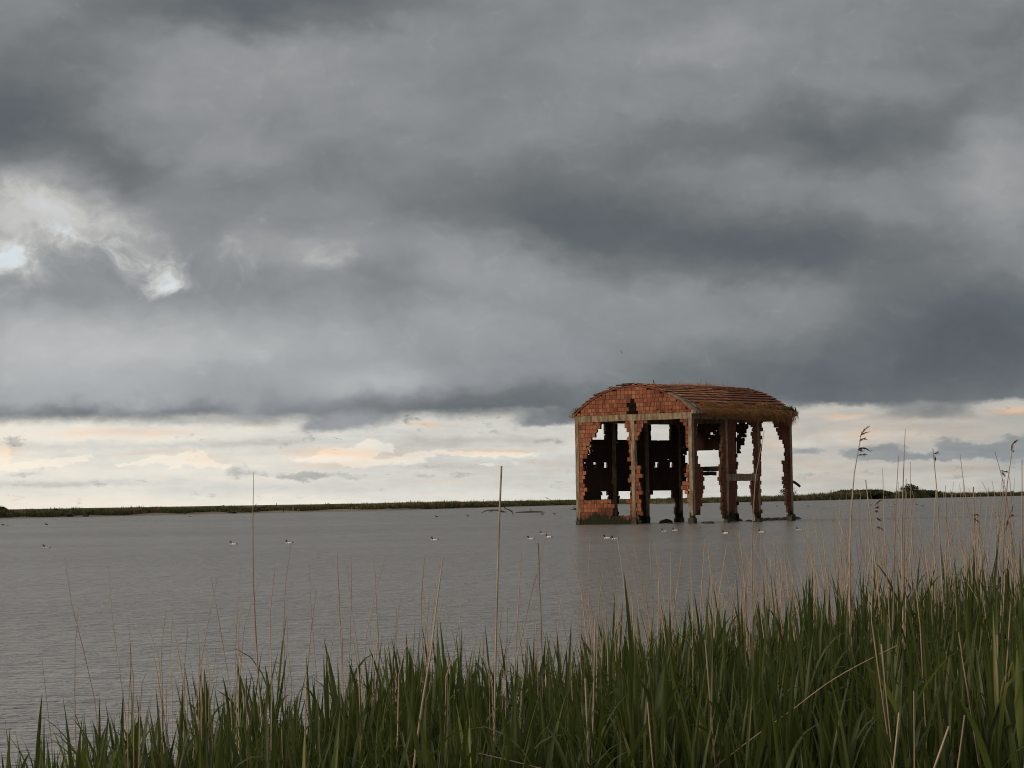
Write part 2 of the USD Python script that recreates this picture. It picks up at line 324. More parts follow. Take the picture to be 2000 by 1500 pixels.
def b(N):
    g = N.add('geometry')
    col = ramp_of(N, f'{g}.random_per_island', [(0, (0.149, 0.051, 0.030)), (.3, (0.209, 0.074, 0.042)), (.6, (0.251, 0.092, 0.051)), (.85, (0.302, 0.125, 0.070)), (1, (0.172, 0.062, 0.036))])
    soot = N.add('map_range', {'from_min': .42, 'from_max': .64, 'clamp': True, 'to_min': 0., 'to_max': 1.}, value=noise_of(N, .55, 5, .6, stretch=(1, 1, .45))) + '.result'
    col = mul(N, col, b_col=(.55, .5, .5), fac=soot)
    fine = noise_of(N, 18, 3)
    col = mul(N, col, b=ramp_of(N, fine, [(.3, (.75, .75, .75)), (.7, (1.15, 1.12, 1.1))]))
    return plain(N, wet_base(N, col), .93, bump=fine)
M_BRICKWORK = mat_simple('clay_blockwork', b)
def b(N):
    col = ramp_of(N, noise_of(N, 3, 5), [(.3, (.045, .028, .02)), (.7, (.085, .052, .036))])
    return plain(N, wet_base(N, col), .95)
M_MORTAR = mat_simple('mortar', b)
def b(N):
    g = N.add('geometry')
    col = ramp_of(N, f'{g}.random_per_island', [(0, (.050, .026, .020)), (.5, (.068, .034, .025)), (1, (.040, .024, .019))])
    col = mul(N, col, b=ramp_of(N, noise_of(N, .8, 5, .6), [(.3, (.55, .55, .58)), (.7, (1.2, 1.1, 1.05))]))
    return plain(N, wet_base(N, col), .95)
M_SHADEBLOCK = mat_simple('shade_painted_blockwork', b)  # indoor shade put into the block colour of the left and back walls
M_SHADEMORTAR = mat_simple('shade_painted_mortar', lambda N: plain(N, wet_base(N, ramp_of(N, noise_of(N, 3, 5), [(.3, (.032, .024, .020)), (.7, (.055, .042, .036))])), .95))  # mortar darkened the same way for indoor shade; reused on the roof slabs
def b(N):
    col = ramp_of(N, noise_of(N, 1.6, 6, .65), [(.25, (.145, .110, .075)), (.5, (.245, .190, .130)), (.75, (.32, .255, .178))])
    st = N.add('map_range', {'from_min': .43, 'from_max': .62, 'clamp': True, 'to_min': 0., 'to_max': .9}, value=noise_of(N, 2.6, 6, .66, stretch=(1.6, 1.6, .25))) + '.result'
    col = mul(N, col, b_col=(.36, .29, .22), fac=st)
    return plain(N, wet_base(N, col), .92, bump=noise_of(N, 9, 5, .65), bump_d=.05)
M_CONC = mat_simple('weathered_concrete', b)
TILES = []
for i, (c1, c2) in enumerate([((0.277, 0.116, 0.065), (0.344, 0.158, 0.096)), ((0.218, 0.086, 0.050), (0.294, 0.123, 0.075)), ((0.336, 0.158, 0.096), (0.420, 0.219, 0.144)), ((0.168, 0.074, 0.048), (0.244, 0.112, 0.075))]):
    def b(N, c1=c1, c2=c2):
        col = ramp_of(N, noise_of(N, 3.5, 5, .6), [(.3, c1), (.7, c2)])
        li = N.add('map_range', {'from_min': .56, 'from_max': .7, 'clamp': True, 'to_min': 0., 'to_max': .6}, value=noise_of(N, 1.1, 6, .68)) + '.result'
        return plain(N, mixc(N, li, col, (0.193, 0.158, 0.096)), .9, bump=noise_of(N, 14, 3))
    TILES.append(mat_simple(f'roof_tile_{i}', b))
def b(N):
    g = N.add('geometry')
    col = ramp_of(N, f'{g}.random_per_island', [(0, (0.185, 0.076, 0.046)), (.35, (0.277, 0.116, 0.069)), (.7, (0.344, 0.160, 0.096)), (1, (0.403, 0.209, 0.139))])
    col = mul(N, col, b=ramp_of(N, noise_of(N, 2.5, 5, .6), [(.3, (0.588, 0.651, 0.672)), (.7, (1.15, 1.12, 1.05))]))
    return plain(N, col, .9)
M_TILEWORK = mat_simple('roof_tiling', b)

def blade_mat(name, stops, transl=.35, rough=.55, island=True, along=None):
    def b(N):
        if island:
            g = N.add('geometry'); fac = f'{g}.random_per_island'
        else:
            oi = N.add('object_info')
            fac = N.math('fraction', N.math('multiply_add', noise_of(N, 2.0, 3), 1.2, f'{oi}.random'))
        col = ramp_of(N, fac, stops)
        p = plain(N, col, rough, spec=.35)
        t = N.add('translucent_bsdf', {}, color=mul(N, col, b_col=(1.15, 1.2, .7))) + '.BSDF'
        return N.add('mix_closure', {'fac': transl}, closure1=p, closure2=t) + '.closure'
    return mat_simple(name, b)
M_DRYGRASS = blade_mat('dry_grass', [(0, (.34, .17, .07)), (.4, (.47, .26, .12)), (.75, (.56, .35, .18)), (1, (.38, .22, .09))], .3, .8)
M_ROOFGREEN = blade_mat('roof_weeds', [(0, (.10, .09, .03)), (.5, (.14, .125, .04)), (1, (.2, .15, .06))], .3, .8)
REED_STOPS = [(0, (.054, .070, .018)), (.3, (.082, .110, .027)), (.6, (.110, .146, .037)), (.84, (.134, .165, .045)), (.94, (.16, .165, .055)), (1, (.26, .20, .085))]
M_REED = blade_mat('reed_leaf', REED_STOPS, .38, .5)
M_REEDPART = blade_mat('reed_leaf_single', REED_STOPS, .38, .5, island=False)
M_REEDSTEM = mat_simple('reed_stem', lambda N: plain(N, ramp_of(N, noise_of(N, 6, 3), [(.3, (.05, .065, .02)), (.7, (.085, .095, .035))]), .6))
def b(N):
    oi = N.add('object_info')
    col = ramp_of(N, f'{oi}.random', [(0, (.26, .20, .15)), (.3, (.33, .265, .20)), (.6, (.40, .33, .25)), (.85, (.28, .19, .135)), (1, (.45, .37, .255))])
    col = mul(N, col, b=ramp_of(N, noise_of(N, 9, 4, .6, stretch=(1, 1, .7)), [(.3, (.6, .56, .52)), (.65, (1.15, 1.15, 1.15))]))
    return plain(N, col, .65)
M_DRY = mat_simple('dry_reed_cane', b)
M_PLUME = mat_simple('reed_plume', lambda N: plain(N, ramp_of(N, noise_of(N, 40, 3), [(.3, (.075, .042, .022)), (.7, (.14, .08, .042))]), .9))
M_DEADLEAF = mat_simple('dead_reed_leaf', lambda N: plain(N, ramp_of(N, noise_of(N, 20, 3), [(.3, (.12, .08, .045)), (.7, (.22, .15, .08))]), .85))
M_MUD = mat_simple('bank_mud', lambda N: plain(N, ramp_of(N, noise_of(N, 3, 6), [(.3, (.035, .026, .016)), (.7, (.075, .055, .035))]), .9, bump=noise_of(N, 8, 5), bump_d=.05))
def b(N):
    z = N.add('separate_xyz', vector=N.add('geometry') + '.position') + '.z'
    k = N.add('map_range', {'from_min': .45, 'from_max': .8, 'clamp': True, 'to_min': 0., 'to_max': 1.}, value=z) + '.result'
    return plain(N, mixc(N, k, ramp_of(N, noise_of(N, .12, 6), [(.3, (.17, .13, .095)), (.7, (.25, .195, .145))]), ramp_of(N, noise_of(N, .05, 6), [(.3, (.06, .065, .025)), (.7, (.10, .085, .04))])), .95)
M_SAND = mat_simple('shore_sand', b)
M_WOOD = mat_simple('driftwood', lambda N: plain(N, ramp_of(N, noise_of(N, 1.5, 5), [(.3, (.035, .028, .021)), (.7, (.075, .06, .046))]), .9))
M_STONE = mat_simple('wet_rubble', lambda N: plain(N, ramp_of(N, noise_of(N, 4, 5), [(.3, (.02, .018, .013)), (.7, (.06, .05, .038))]), .7, bump=noise_of(N, 10, 4)))
M_BLACKBIRD = mat_simple('dark_feathers', lambda N: plain(N, (.012, .012, .013), .6))
M_GULL = mat_simple('gull_feathers', lambda N: plain(N, ramp_of(N, noise_of(N, 6, 2), [(.3, (.20, .20, .21)), (.7, (.34, .34, .34))]), .7))
M_BILL = mat_simple('duck_bill', lambda N: plain(N, (.35, .03, .02), .4))
M_DUCK = mat_simple('duck_plumage', lambda N: plain(N, N.add('attribute', {'attribute': 'plumage'}) + '.color', .7))
def b(N):
    oi = N.add('object_info')
    fac = N.math('fraction', N.math('multiply_add', noise_of(N, .05, 4), 1.4, N.math('multiply', f'{oi}.random', .55)))
    col = ramp_of(N, fac, [(0, (.055, .062, .024)), (.3, (.082, .088, .033)), (.55, (.115, .105, .045)), (.8, (.16, .118, .062)), (1, (.060, .064, .027))])
    return plain(N, col, .85)
M_FARVEG = mat_simple('far_reeds', b)
M_CROWN = blade_mat('far_leaves', [(0, (.024, .036, .014)), (.5, (.036, .052, .02)), (1, (.055, .07, .028))], .25, .7)

# ------------------------------------------------------------------ water
def b(N):
    g = N.add('geometry')
    pos = f'{g}.position'
    n1 = noise_of(N, 1.5, 5, .6, vec=pos, stretch=(.62, 1.0, 1))
    n2 = noise_of(N, .25, 3, .5, vec=pos, stretch=(.5, 1.0, 1))
    n3 = noise_of(N, 5.0, 3, .6, vec=pos, stretch=(.6, 1.0, 1))
    h = N.math('multiply_add', n1, .34, N.math('multiply_add', n2, .35, N.math('multiply', n3, .20)))
    patch = noise_of(N, .02, 4, .6, vec=pos, stretch=(.6, 1.0, 1))
    wind = N.add('map_range', {'from_min': .35, 'from_max': .65, 'to_min': WATER_ROUGH - .02, 'to_max': WATER_ROUGH + .015, 'clamp': True}, value=noise_of(N, .035, 4, .6, vec=pos, stretch=(.35, 1.0, 1))) + '.result'
    bp = N.add('bump', {'distance': 3.2, 'use_object_space': False, 'filter_width': .05}, height=h, strength=N.math('multiply_add', patch, .6, WATER_BUMP, clamp=True)) + '.normal'
    return N.add('principled_bsdf', {'base_color': WATER_COL, 'ior': 1.333, 'specular_ior_level': .5}, normal=bp, roughness=wind) + '.BSDF'
WATER_COL, WATER_ROUGH, WATER_BUMP = (.212, .197, .180), .215, .60
M_WATER = mat_simple('lagoon_water', b)
wv = np.array([(x, y, 0.) for x, y in ((-15000, -300), (15000, -300), (15000, 30000), (-15000, 30000))])
obj('water', (wv, np.array([(0, 1, 2, 3)])), M_WATER, kind='structure', label='grey brown lagoon water with fine wind ripples', cat='water')

# ------------------------------------------------------------------ far shore
SHORE = [(-160, 1016), (0, 1013), (160, 1009.5), (400, 1004.2), (600, 1000), (760, 997), (850, 994), (1000, 989.4), (1100, 986.6), (1335, 983.2), (1470, 980.4), (1550, 978.4), (1700, 974.7), (1900, 970.5), (2000, 968.2), (2160, 964.6)]
VEGTOP = [(-160, 1000), (-20, 990), (20, 997.5), (100, 995.5), (200, 993), (300, 991.5), (400, 991), (500, 990.5), (600, 987), (700, 984), (800, 981.5), (870, 979), (900, 980), (1000, 978), (1100, 976.5), (1335, 972), (1450, 969), (1500, 966.5), (1600, 963), (1650, 959), (1700, 957.5), (1750, 958.5), (1770, 955), (1800, 954), (1830, 959.5), (1850, 961.5), (1900, 960.8), (2000, 959), (2160, 957)]
xs = np.arange(-160, 2161, 20.0)
line = np.array([on_water(x, np.interp(x, *np.array(SHORE).T)) for x in xs])
mb = MB()
prof = [(-1.0, -.15), (0, .03), (3, .16), (7, .34), (14, .60), (40, 1.0), (160, 1.72)]
rows_ = []
for p in line:
    out = np.array([p[0], p[1], 0]) / np.linalg.norm(p[:2])
    rows_.append([p + out * a + np.array([0, 0, b]) for a, b in prof])
G = np.array(rows_); n, k = G.shape[:2]
G[:, :, 2] += (meshkit.noise(G * .08, 3) - .5) * np.array([0, .05, .12, .2, .3, .3, .1])
ii, jj = np.meshgrid(np.arange(n - 1), np.arange(k - 1), indexing='ij')
q = np.stack([ii * k + jj, ii * k + jj + 1, (ii + 1) * k + jj + 1, (ii + 1) * k + jj], -1).reshape(-1, 4)
obj('far_shore', (G.reshape(-1, 3), q[:, ::-1]), M_SAND, smooth=True, kind='structure', label='low sandy far shore of the lagoon', cat='shore')

def clump(rng, n, w, leafw, lean=.35, up=1.0):
    m = MB()
    for _ in range(n):
        x, y = rng.uniform(-w, w), rng.uniform(-w, w)
        h = up * rng.uniform(.45, 1.05) * (1 - .3 * (x * x + y * y) / (2 * w * w))
        a = rng.uniform(0, 2 * np.pi); dx, dy = np.cos(a), np.sin(a)
        l = rng.uniform(0, lean) * h
        b = rng.uniform(0, 2 * np.pi); wx, wy = np.cos(b) * leafw, np.sin(b) * leafw
        m.add([(x - wx, y - wy, -.1), (x + wx, y + wy, -.1), (x + wx * .9 + dx * l * .4, y + wy * .9 + dy * l * .4, h * .55), (x - wx * .9 + dx * l * .4, y - wy * .9 + dy * l * .4, h * .55), (x + dx * l, y + dy * l, h)],
              [(0, 1, 2), (0, 2, 3), (3, 2, 4)])
    return m.mesh()

def instancer(name, protos, mats, pos, rot, scl, idx, **kw):
    pi = UsdGeom.PointInstancer.Define(stage, numbered(f'/World/{name}'))
    tag(pi.GetPrim(), **kw)
    for i, (pm, mt) in enumerate(zip(protos, mats)):
        p = usdkit.mesh(stage, f'{pi.GetPath()}/shoot' + (f'_{i:03d}' if i else ''), pm, mt)
        pi.CreatePrototypesRel().AddTarget(p.GetPath())
    pi.CreatePositionsAttr(Vt.Vec3fArray.FromNumpy(np.asarray(pos, np.float32)))
    rot = np.asarray(rot, float)
    pi.CreateOrientationsAttr(Vt.QuathArray([Gf.Quath(float(math.cos(r / 2)), 0, 0, float(math.sin(r / 2))) for r in rot]))
    pi.CreateScalesAttr(Vt.Vec3fArray.FromNumpy(np.asarray(scl, np.float32)))
    pi.CreateProtoIndicesAttr(Vt.IntArray([int(i) for i in idx]))
    return pi

rng = np.random.default_rng(11)
pos, scl, rot, idx = [], [], [], []
for _ in range(6500):
    px = rng.uniform(-150, 2150)
    p = on_water(px, np.interp(px, *np.array(SHORE).T))
    out = np.array([p[0], p[1], 0]) / np.linalg.norm(p[:2])
    sandy = np.interp(px, [-160, 200, 300, 760, 900, 960, 2200], [3, 6, 9, 11, 5, 0, 0]) * (1 + .4 * math.sin(px * .05))
    back = max(sandy, 0) + rng.gamma(1.3, 6.0)
    d = np.linalg.norm(p[:2]) + back
    top = np.interp(px, *np.array(VEGTOP).T) - np.interp(px, [0, 900, 1400], [2.2, 1.2, .6])
    top += 3.4 * (meshkit.fbm(np.array([px * .045, 2.2, 0.]), 3, 4) - .62)
    ztop = EYE + (horizon(px) - top) / FOC * d
    q_ = p + out * back
    frac = min(1, .45 + back / 14.0) * (rng.uniform(.66, 1.12) if rng.random() > .08 else rng.uniform(1.1, 1.4))
    zb = float(np.interp(back, [0, 3, 7, 14, 40], [.03, .16, .34, .6, 1.0]))
    h = max(.35, (ztop - zb) * frac)
    pos.append((q_[0], q_[1], zb - .1)); s_ = rng.uniform(.8, 1.5)
    scl.append((s_ * 1.3, s_ * 1.3, h)); rot.append(rng.uniform(0, 6.28)); idx.append(rng.integers(0, 4))
protos = [clump(np.random.default_rng(50 + i), 46, .75, .045 + .02 * i, up=1.0) for i in range(4)]
instancer('far_reed_bank', protos, [M_FARVEG] * 4, pos, rot, scl, idx, kind='stuff', label='long low bank of dark green reeds and scrub along the far shore', cat='reeds')

def tree(name, px, ybase, back, width_px, top_px, label, seed, cat='tree', flat=.75, n=900):
    rng = np.random.default_rng(seed)
    p = on_water(px, np.interp(px, *np.array(SHORE).T)); out = np.array([p[0], p[1], 0]) / np.linalg.norm(p[:2])
    p = p + out * back; d = np.linalg.norm(p[:2])
    ztop = EYE + (horizon(px) - top_px) / FOC * d
    w = width_px / FOC * d / 2
    t = thing(name, label, cat, (p[0], p[1], .5))
    H_ = ztop - .5
    tr = MB()
    tr.add(*tube([(0, 0, -.2), (.1, 0, H_ * .25), (0, .1, H_ * .5)], [.16, .13, .08], 6))
    for k in range(5):
        a = k * 1.3 + .3
        tr.add(*tube([(0, 0, H_ * .22), (math.cos(a) * w * .45, math.sin(a) * w * .45, H_ * .5), (math.cos(a) * w * .7, math.sin(a) * w * .7, H_ * .7)], [.09, .06, .03], 5))
    obj('trunk', tr.mesh(), M_WOOD, str(t.GetPath()))
    lobes = [(rng.uniform(-.55, .55) * w, rng.uniform(-.5, .5) * w, H_ * rng.uniform(.35, .72), rng.uniform(.35, .55)) for _ in range(9)] + [(0, 0, H_ * .66, .55)]
    cr = MB(); s = max(.16, w * .075)
    for _ in range(n):
        lx, ly, lz, lr = lobes[rng.integers(len(lobes))]
        v = rng.normal(size=3); v /= np.linalg.norm(v); v *= lr * rng.uniform(.7, 1.08)
        c = np.array([lx + v[0] * w, ly + v[1] * w, min(lz + v[2] * H_ * flat * .6, H_ * rng.uniform(.93, 1.0))])
        if c[2] < .25: c[2] = rng.uniform(.25, .6)
        u1, u2 = rng.normal(size=3), rng.normal(size=3); u1 /= np.linalg.norm(u1); u2 = np.cross(u1, u2); u2 /= np.linalg.norm(u2)
        cr.add([c - u1 * s, c + u2 * s * .6, c + u1 * s, c - u2 * s * .6], [(0, 1, 2), (0, 2, 3)])
    obj('crown', cr.mesh(), M_CROWN, str(t.GetPath()))
tree('shore_tree', 1778, 0, 12, 40, 942.5, 'dark round tree standing above the thicket on the right of the far shore', 5)
tree('shore_bush', 1806, 0, 12, 66, 955.5, 'low wide bush just right of the round tree on the far shore', 6, 'bush')
tree('shore_bush', 1540, 0, 12, 32, 947.5, 'small dark bush on the far shore behind the rightmost post of the ruin', 7, 'bush')
tree('shore_bush', 3, 0, 9, 30, 985, 'dark bush cut by the left edge of the picture on the far shore', 8, 'bush', n=700)
tree('shore_bush', 1690, 0, 14, 110, 956.5, 'broad low thicket left of the round tree on the far shore', 9, 'bush', n=1400)
tree('shore_bush', 109, 0, 8, 12, 991.5, 'tiny rounded bush above the reeds near the left end of the far shore', 10, 'bush', n=200)

def at_shore(px, py, back=2.0, lift=None):
    """a point seen at (px, py), standing at the far shore's distance there"""
    p = on_water(px, np.interp(px, *np.array(SHORE).T)); d = p[1] + back
    return at_depth(px, py, d)
def stick(name, pts, r, label, cat, back=2.0, mat=None, extra=()):
    t = MB(); P = [at_shore(x, y, back) for x, y in pts]
    t.add(*tube(P, np.linspace(r, r * .45, len(P)), 5))
    for e in extra: t.add(*tube([at_shore(x, y, back) for x, y in e], np.linspace(r * .7, r * .3, len(e)), 5))
    return obj(name, t.mesh(), mat or M_WOOD, label=label, cat=cat)
stick('dead_branch', [(420, 996), (425, 991), (430, 988.5), (438, 987)], .14, 'arched dead branch sticking up from the far shore left of the tall cane', 'driftwood')
stick('dead_branch', [(496, 992), (499, 987), (501, 984)], .13, 'forked dead branch on the far shore beside the tall thin cane', 'driftwood', extra=[[(497, 991), (502, 989), (505.5, 986)]])
stick('wooden_post', [(540.5, 993), (540, 982)], .13, 'short upright post on the far shore right of the forked branch', 'post')
stick('wooden_post', [(802, 984), (801.8, 976.5)], .13, 'short upright post above the reeds at the middle of the far shore', 'post')
stick('wooden_post', [(944.5, 982), (944, 974.5)], .12, 'short upright post just left of the tall cut cane on the far shore', 'post')
stick('driftwood_log', [(500, 993), (512, 991), (521, 990.5)], .28, 'pale driftwood trunk lying in the reeds right of the forked branch', 'driftwood', back=5)
stick('dead_branch', [(1066, 972), (1077, 977)], .10, 'thin bare twig slanting above the reeds left of the ruin', 'driftwood')
for px, py, w, h, lab in [(167, 1007.6, 13, 7, 'black heap of debris at the water edge of the far shore, left part'), (137, 1005.5, 16, 4, 'brown heap of drift reeds left of the black debris heap'), (873, 990.5, 30, 5, 'dark pile of driftwood on the far shore left of the tall cut cane'), (452, 1000.5, 18, 3, 'small pile of brown drift debris under the arched branch')]:
    c = at_shore(px, py, 1.0); d = c[1]; sx, sz = w / FOC * d / 2, h / FOC * d / 2
    rg = np.random.default_rng(int(px)); mbd = MB()
    for _ in range(26):
        a = c + np.array([rg.uniform(-sx, sx) * .8, rg.uniform(-1, 1), rg.uniform(-sz, sz * .6)]); v = np.array([rg.uniform(-sx, sx) * .7, rg.uniform(-1.5, 1.5), rg.uniform(-sz, sz) * .8])
        mbd.add(*tube([a - v / 2, a, a + v / 2], [.1, .16, .08], 5))
    obj('debris_heap', mbd.mesh(), M_WOOD if py > 995 else M_STONE, label=lab, cat='debris')

# branches and a mud bar out in the water, left of the ruin
def in_water(name, pts, rad, label, cat, d=None, extra=(), mat=None):
    d = d or on_water(*pts[-1])[1]
    t = MB(); t.add(*tube([at_depth(x, y, d) for x, y in pts], rad, 6))
    for e, r in extra: t.add(*tube([at_depth(x, y, d) for x, y in e], r, 5))
    return obj(name, t.mesh(), mat or M_WOOD, label=label, cat=cat)
DW = on_water(975, 1001)[1]
in_water('sunken_branch', [(939, 1003), (945, 999), (952, 996.6), (962, 996.2), (970, 996.4), (980, 998.5), (988, 1002)], [.05, .07, .09, .10, .12, .16, .2], 'long arched branch rising out of the water behind the tall cut cane', 'driftwood', DW, extra=[([(955, 1003), (958, 999), (964, 996.4)], [.05, .06, .07])])
in_water('sunken_branch', [(985, 991.6), (990, 994.5), (996, 996.5), (1002, 1001.5)], [.07, .09, .1, .14], 'short slanting branch with a bird on its tip, right of the tall cut cane', 'driftwood', DW)
mbar = MB(); dB = on_water(1035, 1001.5)[1]
tops = [(1005, 1001.3), (1012, 999.6), (1022, 998.7), (1032, 998.0), (1045, 997.8), (1056, 998.3), (1062, 999.6), (1064, 1000.6)]
secs = []
for x, y in tops:
    c = at_depth(x, y, dB); h = max(c[2], .03)
    secs.append([(c[0], c[1] - 1.5, -.1), (c[0], c[1] - .6, h * .85), (c[0], c[1] + .4, h), (c[0], c[1] + 2, -.1)])
S_ = np.array(secs); kk = 4
q = [(i * kk + j, (i + 1) * kk + j, (i + 1) * kk + j + 1, i * kk + j + 1) for i in range(len(secs) - 1) for j in range(kk - 1)]
mbar.add(S_.reshape(-1, 3), q)
mbar.add(*tube([at_depth(1038, 998.5, dB), at_depth(1036.5, 996, dB), at_depth(1035, 994, dB)], [.07, .05, .03], 5))
obj('drift_log', mbar.mesh(), M_WOOD, label='long dark half sunken log left of the ruin with a twig on it', cat='driftwood')
tw = MB(); dT = on_water(1120, 996)[1]; rg = np.random.default_rng(4)
for k in range(11):
    x0, y0 = 1122 + rg.uniform(-4, 6), 996.5
    x1, y1 = 1112 + rg.uniform(-3, 14), 986 + rg.uniform(0, 8)
    tw.add(*tube([at_depth(x0, y0, dT), at_depth((x0 + x1) / 2 + rg.uniform(-1, 1), (y0 + y1) / 2 + 1, dT + rg.uniform(-1, 1)), at_depth(x1, y1, dT)], [.07, .05, .02], 4))
obj('dead_bush', tw.mesh(), M_WOOD, label='bare twiggy dead bush in the water at the left foot of the ruin', cat='bush')

# ------------------------------------------------------------------ the ruin
PHI, W, S, ZB = 0.642483, 9.957, 13.391, 7.757
CC = np.array([12.421, 195.545, 0.0])
EX, EY_ = np.array([math.cos(PHI), -math.sin(PHI), 0]), np.array([math.sin(PHI), math.cos(PHI), 0])
OO = CC - W * EX                                            # the left front corner: local origin, x along the front, y to the back
ruin = thing('brick_ruin', 'ruined red brick building with broken walls and a vaulted tile roof, standing in the water', 'building', OO, -PHI)
RP = str(ruin.GetPath())
def wall_point(px, py, axis, c):
    """where the line of sight meets the local plane x = c or y = c: (along the wall, height)"""
    r = ray(px, py); o = CAM - OO
    lo, lr = np.array([o @ EX, o @ EY_, CAM[2]]), np.array([r @ EX, r @ EY_, r[2]])
    t = (c - lo[axis]) / lr[axis]; p = lo + lr * t
    return p[1 - axis], p[2]
def poly(pts, axis, c): return Polygon([wall_point(x, y, axis, c) for x, y in pts]).buffer(0)
z1 = lambda pts: [(1090 + x / 7.4074, 730 + y / 7.4074) for x, y in pts]
z3 = lambda pts: [(1090 + x / 7.4074, 870 + y / 7.4074) for x, y in pts]

RISE = 1.93; RAD = ((W / 2) ** 2 + RISE ** 2) / (2 * RISE); ZC = ZB + RISE - RAD; HALF = math.asin(W / 2 / RAD)
def arc_pt(a, r=RAD): return W / 2 + r * math.sin(a), ZC + r * math.cos(a)
arc_poly = Polygon([arc_pt(a) for a in np.linspace(-HALF, HALF, 40)])

open_front = [
    Polygon([]) ,
    poly(z1([(635, 690), (635, 770), (560, 770), (560, 835), (530, 835), (530, 905), (500, 905), (500, 965), (470, 965), (470, 1030), (440, 1030), (440, 1090), (415, 1090), (415, 1155), (390, 1155), (390, 1215), (370, 1220), (370, 1285), (345, 1285), (345, 1345)]) +
         z3([(380, 312), (380, 370), (402, 372), (400, 430), (380, 430), (380, 490), (360, 490), (360, 550), (385, 550), (385, 610), (405, 610), (405, 670), (385, 680), (385, 740), (360, 740), (360, 800), (400, 812), (812, 812), (812, 1035), (1050, 1035), (1050, 1000), (1040, 910), (1040, 850), (995, 850), (995, 790), (1040, 730), (1055, 670), (1025, 660), (1025, 545), (1015, 540), (1015, 485), (1030, 480), (1030, 420), (1060, 415), (1060, 350), (1035, 345), (1035, 290), (1060, 285), (1070, 230), (990, 225), (990, 170), (1020, 165), (1020, 105), (1030, 100), (1030, 45), (1005, 40)]) +
         z1([(1005, 1015), (990, 1010), (990, 955), (1012, 950), (1012, 885), (985, 880), (985, 820), (960, 815), (960, 765), (985, 760), (985, 670)]), 1, 0.0),
    poly(z1([(1305, 660), (1305, 745), (1230, 745), (1230, 815), (1190, 815), (1190, 875), (1165, 880), (1165, 1000), (1105, 1005), (1105, 1260), (1150, 1265), (1165, 1320), (1180, 1380)]) +
         z3([(1205, 350), (1205, 465), (1180, 470), (1180, 530), (1205, 540), (1205, 600), (1190, 605), (1190, 660), (1205, 670), (1205, 725), (1185, 730), (1185, 780), (1215, 785), (1215, 850), (1195, 855), (1195, 915), (1220, 920), (1220, 965), (1195, 975), (1195, 1020), (1175, 1025), (1175, 1180), (1900, 1180), (1900, 1085), (1935, 1080), (1935, 1020), (1895, 1015), (1915, 960), (1915, 900), (1890, 880), (1890, 840), (1860, 835), (1860, 770), (1835, 765), (1835, 710), (1810, 700), (1810, 650), (1780, 640), (1780, 600), (1805, 590), (1805, 520), (1840, 515), (1840, 455), (1815, 440), (1810, 405), (1840, 395), (1830, 340), (1860, 330), (1860, 280), (1900, 250), (1850, 190), (1850, 140), (1885, 130)]) +
         z1([(1890, 1110), (1830, 1130), (1890, 1060), (1815, 1055), (1815, 995), (1840, 980), (1840, 920), (1810, 915), (1810, 860), (1840, 850), (1840, 790), (1810, 780), (1810, 735), (1780, 725), (1780, 640)]), 1, 0.0),
    poly(z1([(1038, 335), (1085, 335), (1090, 395), (1115, 400), (1120, 455), (1140, 460), (1140, 590), (1003, 590), (1000, 460), (1020, 455), (1020, 400), (1038, 395)]), 1, 0.0),
    poly(z1([(1352, 445), (1408, 445), (1408, 505), (1352, 505)]), 1, 0.0), poly(z1([(1483, 508), (1500, 508), (1500, 558), (1483, 558)]), 1, 0.0),
    poly(z1([(1605, 490), (1628, 490), (1628, 552), (1605, 552)]), 1, 0.0), poly(z1([(362, 848), (380, 848), (380, 908), (362, 908)]), 1, 0.0)]
open_front = unary_union(open_front[1:])
L_IN, B_IN = 0.17, S - 0.17
R4 = lambda a, b, c, d: [(a, b), (c, b), (c, d), (a, d)]
slit_left = unary_union([poly(p, 0, L_IN) for p in (
    R4(1141, 828, 1178.5, 858.5), R4(1207, 828, 1246, 859), R4(1272, 829, 1306.5, 859.5), R4(1180, 903.5, 1183.5, 913.5), R4(1159.5, 903, 1162.5, 907), R4(1280.2, 903, 1283, 912.5), R4(1309, 903, 1311.3, 912.5), R4(1140, 903.5, 1142.5, 905), R4(1332, 903, 1334, 904.5),
    [(1147, 876), (1152, 876), (1150, 888), (1147, 888)], [(1152, 868), (1154, 868), (1154, 872), (1152, 872)])])
open_left = unary_union([poly(p, 0, L_IN) for p in (
    [(1175, 962), (1187, 962), (1187.5, 971.5), (1190.5, 972), (1190.5, 978), (1175, 977)], [(1210, 961), (1236, 961), (1236, 1009), (1222, 1012), (1212, 1009), (1206, 1004), (1209, 996), (1207, 988), (1211, 985)],
    [(1275, 961), (1311, 960), (1313, 967), (1315, 973), (1318, 974), (1320, 1024), (1268, 1026), (1267, 1000), (1266, 985), (1269, 970), (1272, 965)])])
open_back = unary_union([poly(p, 1, B_IN) for p in (
    [(1329, 959), (1340, 958), (1349, 1024), (1329, 1024)], [(1340, 878), (1402, 878), (1404, 885), (1407, 892), (1410, 900), (1412, 909), (1413, 1026), (1340, 1026)],
    [(1463, 834), (1470, 826), (1535, 823), (1541, 850), (1545, 880), (1546, 1022), (1441, 1024), (1440, 920), (1441, 904), (1441, 892), (1445, 884), (1447, 876), (1450, 868), (1452, 860), (1457, 851)])])
slit_back = unary_union([poly(p, 1, B_IN) for p in (
    R4(1388, 845, 1392, 849), R4(1407, 845, 1410, 846.5), R4(1410, 851, 1412, 854), R4(1440, 824, 1442, 828), R4(1456, 824.5, 1458, 828), R4(1436.5, 844, 1439, 853), R4(1361, 829, 1362.5, 831.5))])
